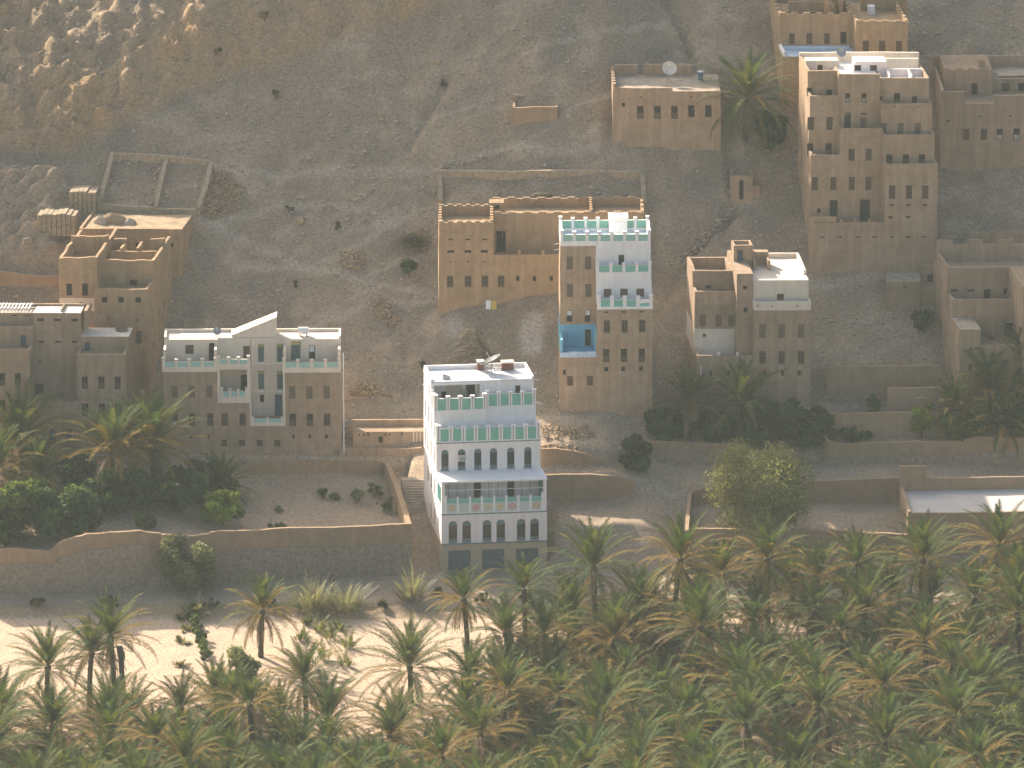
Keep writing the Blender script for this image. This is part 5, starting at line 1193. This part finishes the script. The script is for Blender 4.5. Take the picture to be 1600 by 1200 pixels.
SOLO = [ # clear of the grove: (px, py, trunk, scale, label, crown)
 (75,1040,3.6,1.0,'date palm standing clear against the sand, leftmost in the field row',5),
 (172,992,7.4,1.0,'taller of the paired date palms silhouetted on the sandy field',0),
 (143,1018,6.0,.85,'shorter date palm just left of the tallest field palm',1),
 (640,1040,3.6,1.15,'broad bushy date palm spread before the central sand',5),
 (410,952,4.8,.95,'date palm with forked trunk beside the field hedge line',3),
 (724,935,7.4,.85,'tall slender date palm in front of the white house corner',3),
 (818,920,9.0,.85,'tall date palm just right of the white house garage',6),
 (790,988,6.0,.95,'date palm right of the slender one, at the sand edge',1),
 (735,1058,3.6,.95,'low date palm below the tall slender one',1),
 (475,1058,4.8,.95,'rounded date palm below the field weeds, left centre',0),
 (927,884,7.4,1.05,'big leafy date palm rising beside the bank right of the white house',5),
 (1064,872,9.0,1.0,'tall date palm at the foot of the lane with drooping dry leaves',4),
 (1128,895,6.0,.9,'date palm right of the tall lane palm',7),(1198,872,7.4,1.0,'date palm below the big feathery tree',4),(1278,900,6.0,.85,'smaller date palm between two tall ones below the enclosure wall',7),
 (1340,878,7.4,.85,'slim date palm left of the white roofed compound',2),(1442,872,7.4,1.1,'wide date palm in front of the compound wall',2),(1562,850,7.4,1.05,'date palm at the right edge in front of the compound',4),
 (1590,905,6.0,1.0,'date palm low at the right edge by the road',7),(850,990,4.8,.9,'date palm with leaning trunk right of the sand edge',4),
 (30,690,3.6,1.38,'large date palm at the left edge before the brown house',4),(175,705,4.8,1.25,'golden tinted date palm in the left garden, left of a pair',7),(238,695,4.8,1.35,'golden tinted date palm in the left garden, right of a pair',4),(-5,735,3.6,1.25,'date palm half cut by the left edge of the garden',7),(60,745,2.6,1.0,'low shaded date palm in the left garden',2),
 (345,758,1.6,.85,'small shaded date palm in the corner of the bare yard',1),
 (1078,628,3.6,1.0,'shaded date palm against the stepped house, left one',1),(1160,628,3.6,1.05,'shaded date palm against the stepped house, right one',5),
 (1168,150,4.8,1.15,'lone date palm beside the low hill house',5),(1545,610,3.6,1.1,'lit date palm in the right garden below the right edge house',4),(1595,570,4.8,1.15,'date palm cut by the right edge above the garden wall',2),(1490,640,2.6,.85,'small date palm left in the right garden',7),(1570,660,2.6,.9,'low date palm with hanging dry leaves in the right garden',4),
]
for px, py, hh, sc_, lab, cr in SOLO: palm(px, py, hh, sc_, lab, cr)
# a dying palm, bare but for hanging leaves
g_ = hit(192, 1012, 7.4); rs = np.random.default_rng(77)
dead = empty('date_palm', (g_[0], g_[1], G(g_[0], g_[1]))); tag(dead, 'dying date palm, a bare trunk with only hanging withered leaves', 'palm tree')
link('trunk', TRUNKS[5][0], dead); v, f, c = join([frond(rs, rs.uniform(-.9,1.4), math.radians(rs.uniform(-75,-35)), rs.uniform(1.3,2.2), 1.2, OLIVE*.8, .22, 16) for _ in range(16)])
link('crown', np_mesh('crown', v, f, M['leaf'], c), dead, TRUNKS[5][1])
# the grove: (limit line of crown centres in the photo), jittered spacing
lim = np.array([(0,1122),(60,1118),(200,1126),(260,1106),(330,1082),(420,1096),(540,1112),(640,1134),(700,1124),(770,1060),(820,1030),(870,955),(960,935),(1060,945),(1100,930),(1300,925),(1420,915),(1600,925)], float)
spots = []; GROVE = []
for _ in range(30000):
    px, py = rng.uniform(-30, 1630), rng.uniform(890, 1250)
    if py < np.interp(px, lim[:,0], lim[:,1]): continue
    hh = rng.choice([2.6,2.6,3.6,3.6,4.8,4.8,6.0,1.6,7.4])
    g_ = at(px, py, z=-.6+hh)
    if any((g_[0]-a)**2 + (g_[1]-b)**2 < 4.6**2 for a, b in spots): continue
    if any(abs(px-s[0]) < 34 and abs(py-s[1]) < 26 for s in SOLO): continue
    if g_[1] > -10: continue
    spots.append((g_[0], g_[1]))
    ci = rng.randrange(8); o = palm(px, py, hh, rng.uniform(.72, 1.14), 'date palm', ci, 'date palms massed in the grove')
    GROVE.append((o, px, py, hh, ci))
LOOK = ['plain green', 'dark green', 'shaggy', 'dry-skirted', 'orange-tinged', 'full deep green', 'sparse', 'yellow-orange']
def place(px, py):
    col_ = 'at the left edge' if px < 150 else 'below the left garden' if px < 300 else 'below the cream topped house' if px < 533 else 'left of the white house' if px < 660 else 'below the white house' if px < 870 else 'below the tower house' if px < 1050 else 'below the stepped house' if px < 1265 else 'below the tall house' if px < 1460 else 'at the right edge'
    row_ = 'at the grove back' if py < 1010 else 'in the upper grove' if py < 1075 else 'in the lower grove' if py < 1150 else 'along the bottom'
    return row_ + ' ' + col_
from collections import defaultdict
same = defaultdict(list)
for o, px, py, hh, ci in GROVE: same[('tall ' if hh >= 4.8 else 'low ') + LOOK[ci] + ' date palm ' + place(px, py)].append((px, o))
for lab, L_ in same.items():
    L_.sort(key=lambda t: t[0])
    if len(L_) == 1: L_[0][1]['label'] = lab
    else:
        for k, (x_, o) in enumerate(L_): o['label'] = lab + ', ' + (['left', 'right'] if len(L_) == 2 else ['leftmost', 'second', 'third', 'fourth', 'fifth', 'sixth'])[k]
print('palms', PCOUNT[0])
# young palm shoots and dark undergrowth between the trunks
rs = np.random.default_rng(5); P = []
for _ in range(1150):
    px, py = rng.uniform(-60, 1660), rng.uniform(960, 1330)
    if py < np.interp(px, lim[:,0], lim[:,1]) + 62: continue
    g_ = hit(px, py)
    for k in range(7):
        P.append(frond(rs, rs.random()*6.28, math.radians(rs.uniform(35,85)), rs.uniform(1.0,2.5), 1.0, (GREEN*.7 if rs.random() < .6 else (OLIVE*.75 if rs.random() < .6 else DRY*.7)), .38, 12, (g_[0]+rs.normal()*.3, g_[1]+rs.normal()*.3, g_[2]-.1)))
v, f, c = join(P); tag(link('undergrowth', np_mesh('undergrowth', v, f, M['leaf'], c)), 'young palm shoots and undergrowth between the grove trunks', kind='stuff')

# ---- leafy trees and shrubs
def leaf_cloud(rs, blobs, n, ls, cols, spread=.5, aspect=.5, updir=0.0):
    """n leaves spread through overlapping clumps (x,y,z,rx,ry,rz); mostly near each clump's skin"""
    B = np.array(blobs, float); wgt = B[:,3]*B[:,4]*B[:,5]; k = rs.choice(len(B), n, p=wgt/wgt.sum())
    d = norm(rs.normal(size=(n,3))); r = rs.random((n,1))**spread
    pos = B[k,:3] + d*r*B[k,3:6]
    nrm = norm(d + rs.normal(size=(n,3))*.9); a = norm(np.cross(nrm, rs.normal(size=(n,3)))); b_ = np.cross(nrm, a)
    if updir: a = norm(a*(1-updir) + np.array([0,0,1.0])*updir + rs.normal(size=(n,3))*.15); b_ = norm(np.cross(a, rs.normal(size=(n,3))))
    L = (ls*1.45*(.6+.8*rs.random((n,1))))
    q = np.stack([pos - a*L, pos - b_*L*aspect, pos + a*L, pos + b_*L*aspect], 1).reshape(-1,3)
    t = rs.random((n,1)); tone = (.5 + .9*rs.random((len(B),1)))[k]
    c = (np.array(cols[0])*(1-t) + np.array(cols[1])*t) * tone
    return q, np.arange(4*n).reshape(-1,4), np.repeat(c, 4, 0)
def tree(name, label, cat, px, py, w, h_, seed, cols, n=5200, ls=.16, aspect=.45, trunk_h=.35, nb=16, droop=0.0, group=None, updir=0.0, depth=None, cl=(.20,.42), rad=.82):
    g_ = hit(px, py); rs = np.random.default_rng(seed); root = empty(name, g_); tag(root, label, cat, group)
    R_ = w/2; Ry = (depth or w)/2; blobs = []
    nb = int(nb*1.7)
    for i in range(nb):
        a = rs.random()*6.28; q = rs.random()**.45; zz = rs.uniform(.25 if trunk_h > .12 else .12, .9)*h_; k = math.sqrt(max(.05, 1 - ((zz/h_-.5)/.62)**2))
        s_ = rs.uniform(*cl)*min(R_, h_/2)*1.2
        blobs.append((R_*rad*q*k*math.cos(a), Ry*rad*q*k*math.sin(a), zz, s_*1.15, s_*1.15, s_*(1+droop)))
    b = MB(); th = h_*trunk_h
    b.tube((0,0,-.5), (0,0,th), .045*h_*.5+.05, .03*h_*.5+.04, 7)
    for (x, y, z, *_r) in blobs[:9]: b.tube((0,0,th*.8), (x*.75,y*.75,z*.92), .035+.008*h_, .02, 5)
    b.build('trunk', M['bark'], root)
    v, f, c = leaf_cloud(rs, blobs, n, ls, cols, .45, aspect, updir); v[:,2] = np.maximum(v[:,2], .02)
    link('crown', np_mesh('crown', v, f, M['bleaf'], c), root)
    return root
DKG = ((.050,.088,.030),(.086,.125,.042)); MDG = ((.065,.105,.026),(.11,.145,.032)); BRT = ((.14,.21,.03),(.27,.31,.045)); TAM = ((.17,.185,.07),(.31,.285,.115)); REED = ((.16,.15,.075),(.30,.265,.15)); GRY = ((.12,.14,.07),(.21,.215,.11))
tree('tamarisk_tree', 'big feathery olive green tree beside the lane right of centre', 'tree', 1186, 832, 9.2, 9.4, 3, TAM, 23000, .12, .34, .08, 34, .25, cl=(.16,.38), rad=.9)
tree('tamarisk_bush', 'feathery grey green bush against the roadside wall on the left', 'bush', 293, 922, 5.2, 5.4, 4, GRY, 7500, .13, .35, .05, 18, .3, cl=(.14,.36), rad=.95)
tree('citrus_tree', 'dark leafy tree in the left garden behind the terrace wall', 'tree', 95, 835, 7.5, 5.2, 5, DKG, 8000, .19, .55, .3, 20)
tree('citrus_tree', 'dark leafy tree cut by the left edge of the garden', 'tree', 5, 846, 7.0, 6.2, 6, MDG, 8000, .19, .55, .3, 20)
tree('citrus_tree', 'dark shrubby tree behind the pair of golden palms', 'tree', 165, 800, 5.5, 4.4, 7, DKG, 5000, .19, .55, .3, 14)
tree('citrus_tree', 'bright yellow green shrub lit by the sun in the left garden', 'shrub', 348, 822, 4.6, 3.6, 8, BRT, 4500, .17, .55, .25, 13)
tree('citrus_tree', 'dark green tree behind the bright shrub in the left garden', 'tree', 282, 800, 6.5, 3.6, 9, DKG, 5500, .19, .55, .3, 14)
tree('citrus_tree', 'small bright shrub under the right golden palm', 'shrub', 228, 828, 2.4, 1.7, 10, MDG, 1400, .15, .55, .2, 7)
tree('citrus_tree', 'dark tree at the corner of the left edge house', 'tree', 205, 700, 4.0, 3.2, 11, DKG, 3200, .18, .55, .3, 10)
tree('citrus_tree', 'dark tree deep in the left garden between two palm pairs', 'tree', 120, 780, 6.0, 4.6, 111, DKG, 6000, .19, .55, .3, 14)
tree('citrus_tree', 'dark tree behind the yard corner palm', 'tree', 325, 778, 6.0, 3.0, 112, DKG, 5000, .19, .55, .3, 14)
tree('citrus_tree', 'dark tree directly under the golden palm pair', 'tree', 210, 790, 5.0, 3.6, 113, DKG, 4500, .19, .55, .3, 12)
tree('round_bush', 'dense round dark green bush at the path corner', 'bush', 991, 733, 2.9, 3.3, 12, DKG, 4500, .15, .6, .05, 12)
tree('citrus_tree', 'dark clipped looking tree left in the tower house garden', 'tree', 1040, 688, 4.6, 3.0, 13, DKG, 4500, .17, .55, .2, 13)
tree('citrus_tree', 'dark tree under the shaded palms of the tower house garden', 'tree', 1120, 690, 5.4, 2.6, 14, DKG, 4200, .17, .55, .2, 13)
tree('citrus_tree', 'dark spreading tree below the stepped house', 'tree', 1215, 693, 7.0, 4.2, 15, DKG, 7000, .18, .55, .25, 18)
tree('citrus_tree', 'dark green tree at the end of the long right garden wall', 'tree', 1268, 697, 4.6, 3.4, 16, MDG, 4000, .18, .55, .25, 13)
tree('vine_shrub', 'bright climbing shrub on the right garden wall', 'shrub', 1440, 684, 2.6, 4.0, 17, BRT, 1800, .15, .5, .3, 9)
tree('vine_shrub', 'dark shrub behind the right garden wall, middle', 'shrub', 1508, 690, 5.5, 3.2, 18, MDG, 4200, .17, .5, .25, 12)
tree('vine_shrub', 'thin shrub climbing the low slope wall on the right', 'shrub', 1366, 665, 1.4, 3.4, 19, MDG, 800, .15, .5, .3, 7)
tree('vine_shrub', 'low dark shrub behind the right garden wall, left', 'shrub', 1335, 692, 4.0, 1.6, 20, DKG, 2000, .16, .5, .2, 9)
tree('citrus_tree', 'dark tree behind palms at the right edge garden', 'tree', 1590, 690, 5.0, 4.6, 21, DKG, 4500, .18, .5, .3, 13)
tree('slope_shrub', 'dark drooping shrub on the slope left of the right edge house', 'shrub', 1444, 520, 2.4, 2.2, 22, DKG, 1500, .15, .5, .2, 8)
tree('slope_shrub', 'dark bush beside the hillside path below the long house', 'shrub', 639, 432, 1.5, 1.9, 23, DKG, 1000, .13, .5, .2, 7)
tree('shade_tree', 'dark tree in the shade below the lone hill palm', 'tree', 1205, 235, 4.2, 4.0, 24, DKG, 3500, .18, .5, .25, 12)
tree('leafy_tree', 'pale green leafy tree at the bottom right corner, larger one', 'tree', 1545, 1235, 9.5, 7.0, 25, ((.085,.105,.03),(.14,.15,.045)), 14000, .18, .45, .3, 28)
tree('leafy_tree', 'pale green leafy tree at the bottom right, smaller and left', 'tree', 1420, 1262, 7.0, 5.0, 26, ((.07,.09,.028),(.12,.135,.04)), 8000, .17, .45, .3, 20)
tree('leafy_tree', 'pale shrub among palms at the lower left of the sand', 'shrub', 375, 1068, 3.2, 3.4, 27, GRY, 2600, .15, .4, .25, 10)
def reeds(name, label, cat, px, py, w, h_, seed, c0, c1, n=70, group=None, lean=18):
    g_ = hit(px, py); rs = np.random.default_rng(seed); root = empty(name, g_); tag(root, label, cat, group); P = []
    for i in range(n):
        r_ = rs.random()**.6*w*.32; a = rs.random()*6.28; out = a + rs.normal()*.7
        t = rs.random(); cc = (np.array(c0)*(1-t)+np.array(c1)*t)*rs.uniform(.6,1.25)
        P.append(frond(rs, out, math.radians(90 - abs(rs.normal())*lean - r_/w*40), h_*rs.uniform(.45,1.08)*(1-.5*r_/w), .35+rs.random()*.5, cc, .30, 13, (r_*math.cos(a), r_*math.sin(a)*.8, -.1)))
    v, f, c = join(P); link('stems', np_mesh('stems', v, f, M['bleaf'], c), root)
for i, (x, y, w, hh, lab) in enumerate(((485,953,4.6,4.0,'left clump of tall pale reeds at the field edge'),(540,955,4.2,3.8,'right clump of tall pale reeds at the field edge'),(643,938,3.0,4.2,'single plume of pale reeds below the stair lane'),(303,960,2.4,2.5,'small pale reed tuft at the head of the field hedge'))):
    reeds('reed_clump', lab, 'reeds', x, y, w, hh, 40+i, (.13,.14,.085), (.34,.325,.24), (130,110,80,50)[i])
for i in range(15):
    q = i/14; x, y = 300+22*q+rng.uniform(-1.5,1.5), 958+72*q
    tree('hedge_shrub', '%s shrub from the top of the hedge line crossing the sandy field' % ['first','second','third','fourth','fifth','sixth','seventh','eighth','ninth','tenth','eleventh','twelfth','thirteenth','fourteenth','last'][i], 'shrub', x, y, 1.0, .9+.5*rng.random(), 60+i, DKG if i % 2 else MDG, 300, .11, .5, .1, 4, group='shrubs of the field hedge line')
for i, (x, y) in enumerate(((284,968),(290,985),(286,1005),(283,1040))):
    reeds('field_weed', 'thin pale weed left of the field hedge line, %s' % ['topmost','second','third','lowest'][i], 'plant', x, y, 1.0, 1.0, 140+i, (.14,.14,.05), (.26,.23,.11), 16, 'pale weeds beside the field hedge', 30)
for i, (x, y, hh) in enumerate(((497,985,2.0),(515,1000,2.4),(545,1012,2.2),(505,1030,2.6),(540,1040,2.2),(470,1000,1.6),(530,985,1.6),(480,975,1.2))):
    reeds('field_weed', 'tall straggly weed on the central sand, ' + ['upper left','middle','right','lower middle','lower right','far left','upper right','topmost'][i], 'plant', x, y, 1.5, hh, 70+i, (.07,.10,.022), (.19,.19,.05), 16, 'straggly weeds on the central sand', 26)
for i, (x, y, w, hh) in enumerate(((505,778,1.2,1.0),(525,782,1.6,.7),(432,828,2.2,.9),(437,800,1.0,.6),(560,784,2.0,1.2),(600,800,2.2,1.5),(585,775,2.4,1.2))):
    tree('yard_shrub', ['small dark weed','low grey weed','low green mat of weeds','tiny weed','dry grey brush','dry grey brush in the corner','dry grey brush by the wall'][i] + ' on the bare yard floor, ' + ['upper left','upper middle','front','centre','right','far right','back right'][i], 'shrub', x, y, w, hh, 80+i, MDG if i in (0,2) else GRY, 600, .12, .3, .15, 6)
for i, (x, y, w) in enumerate(((60,948,2.2),(175,945,2.0),(330,950,2.6),(420,950,2.4),(600,950,1.6),(690,930,2.2),(755,940,2.0),(820,935,2.0))):
    tree('bank_scrub', ['low dark scrub on the road bank at the far left','low dark scrub on the road bank below the terrace wall','low dark scrub on the road bank right of the hedge head','low dark scrub on the road bank beside the forked palm','low dark scrub on the road bank right of the reeds','low dark scrub below the stair lane','low dark scrub in front of the left garage','low dark scrub in front of the right garage'][i], 'shrub', x, y, w, .8, 90+i, ((.07,.075,.035),(.12,.115,.055)), 500, .12, .35, .15, 6, group='scrub along the road bank')
r2 = random.Random(31)
SEEN_AT = {}
def SLOPE_AT(x, y):
    k = ('top ' if y < 150 else 'middle ' if y < 330 else 'lower ') + ('left' if x < 480 else 'centre left' if x < 680 else 'centre right' if x < 940 else 'right')
    SEEN_AT[k] = SEEN_AT.get(k, 0) + 1
    return k + ' part' + ('' if SEEN_AT[k] == 1 else ', ' + ['', '', 'second', 'third', 'fourth', 'fifth', 'sixth'][SEEN_AT[k]] + ' one')
for i in range(11):
    x, y = r2.uniform(330, 1230), r2.uniform(20, 600)
    if 660 < x < 1030 and y > 250 or 940 < x < 1140 and 90 < y < 250 or 1060 < x and y > 370: continue
    g0 = hit(x, y); s_ = r2.uniform(.5, 1.1)
    tree('slope_shrub', 'small dark dry shrub dotted on the open hillside, ' + SLOPE_AT(x, y), 'shrub', x, y, s_*1.3, s_, 200+i, ((.05,.055,.03),(.09,.09,.045)), 160, .08, .35, .15, 4, group='dry shrubs dotted on the hillside')
# brush stacks of dry palm leaves
def stack(label, px, py, w, h_, seed):
    g_ = hit(px, py); rs = np.random.default_rng(seed); P = []
    for i in range(150):
        q = rs.random()**1.3; rr = (1-q)*w/2
        a = rs.random()*6.28; x, y, z = rr*.75*math.cos(a)*rs.random()**.4, rr*.5*math.sin(a), q*h_
        cc = DRY*rs.uniform(.35,1.0) if rs.random() < .75 else OLIVE*.8
        P.append(frond(rs, rs.choice([0, math.pi]) + rs.normal()*.35, math.radians(rs.uniform(-12,14)), rs.uniform(1.0,1.9), 1.1, cc, .2, 9, (x,y,z)))
    v, f, c = join(P); c = c[:]; o = link('brush_stack', np_mesh('brush_stack', v, f, M['straw'], c), None, g_); tag(o, label, 'brush stack')
stack('large stack of dry palm leaves below the long ochre house', 738, 563, 6.2, 3.4, 1)
stack('flat stack of dry palm leaves left of the long ochre house', 648, 382, 4.6, 1.4, 2)
stack('dry palm leaves piled behind the walls of the long house', 850, 316, 3.2, 1.0, 3)
# ------------------------------------------------------------------ a person behind the reeds
def person(px, py):
    g_ = hit(px, py); root = empty('person', g_); tag(root, 'person in a long black robe standing on the road behind the reeds', 'person')
    prof_ = [(0,.30,.24),(.25,.27,.21),(.6,.23,.18),(.95,.20,.16),(1.15,.21,.15),(1.35,.235,.14),(1.43,.17,.11),(1.47,.075,.075),(1.50,.07,.075),(1.54,.095,.11),(1.62,.105,.125),(1.69,.09,.105),(1.735,.03,.04)]
    b = MB(); n = 14
    for z, rx, ry in prof_:
        for i in range(n):
            t = 2*math.pi*i/n; k = 1 + (.06*math.sin(5*t) if z < 1 else 0); b.v.append((rx*k*math.cos(t), ry*k*math.sin(t), z))
    for j in range(len(prof_)-1):
        for i in range(n): b.f.append((j*n+i, j*n+(i+1)%n, (j+1)*n+(i+1)%n, (j+1)*n+i)); b.m.append(0)
    for s in (-1, 1):
        b.tube((s*.21,0,1.36),(s*.27,.0,1.08),.065,.055,8); b.tube((s*.27,0,1.08),(s*.24,-.10,.84),.055,.045,8)
        b.tube((s*.24,-.10,.84),(s*.235,-.12,.76),.035,.03,6,1)
        for q in range(5): b.tube((s*(.215+.012*q),-.12,.77),(s*(.21+.013*q),-.13,.69 if q else .73),.009,.007,5,1)
    b.build('body', [M['black'], M['skin']], root)
    b = MB(); b.tube((0,-.105,1.60),(0,-.135,1.575),.018,.014,6); b.box(-.055,.055,-.128,-.10,1.60,1.635); b.build('face', M['skin'], root)
person(519, 925)
# ------------------------------------------------------------------ haze: the air between the far viewpoint and the village
b = MB(); b.box(-4300, 4300, -4300, 1000, -3.0, 285.0)
hz = b.build('haze', []) if False else None
me = b.mesh('haze', []); vm = bpy.data.materials.new('haze_air'); vm.use_nodes = True; vt = vm.node_tree
vt.nodes.remove(vt.nodes['Principled BSDF']); pv = vt.nodes.new('ShaderNodeVolumePrincipled')
pv.inputs['Color'].default_value = (.84, .96, .88, 1); pv.inputs['Density'].default_value = 0.000075; pv.inputs['Anisotropy'].default_value = 0.0
vt.links.new(pv.outputs['Volume'], vt.nodes['Material Output'].inputs['Volume'])
me.materials.append(vm)
hz = link('haze', me); tag(hz, 'thin dusty haze filling the valley air', kind='stuff')
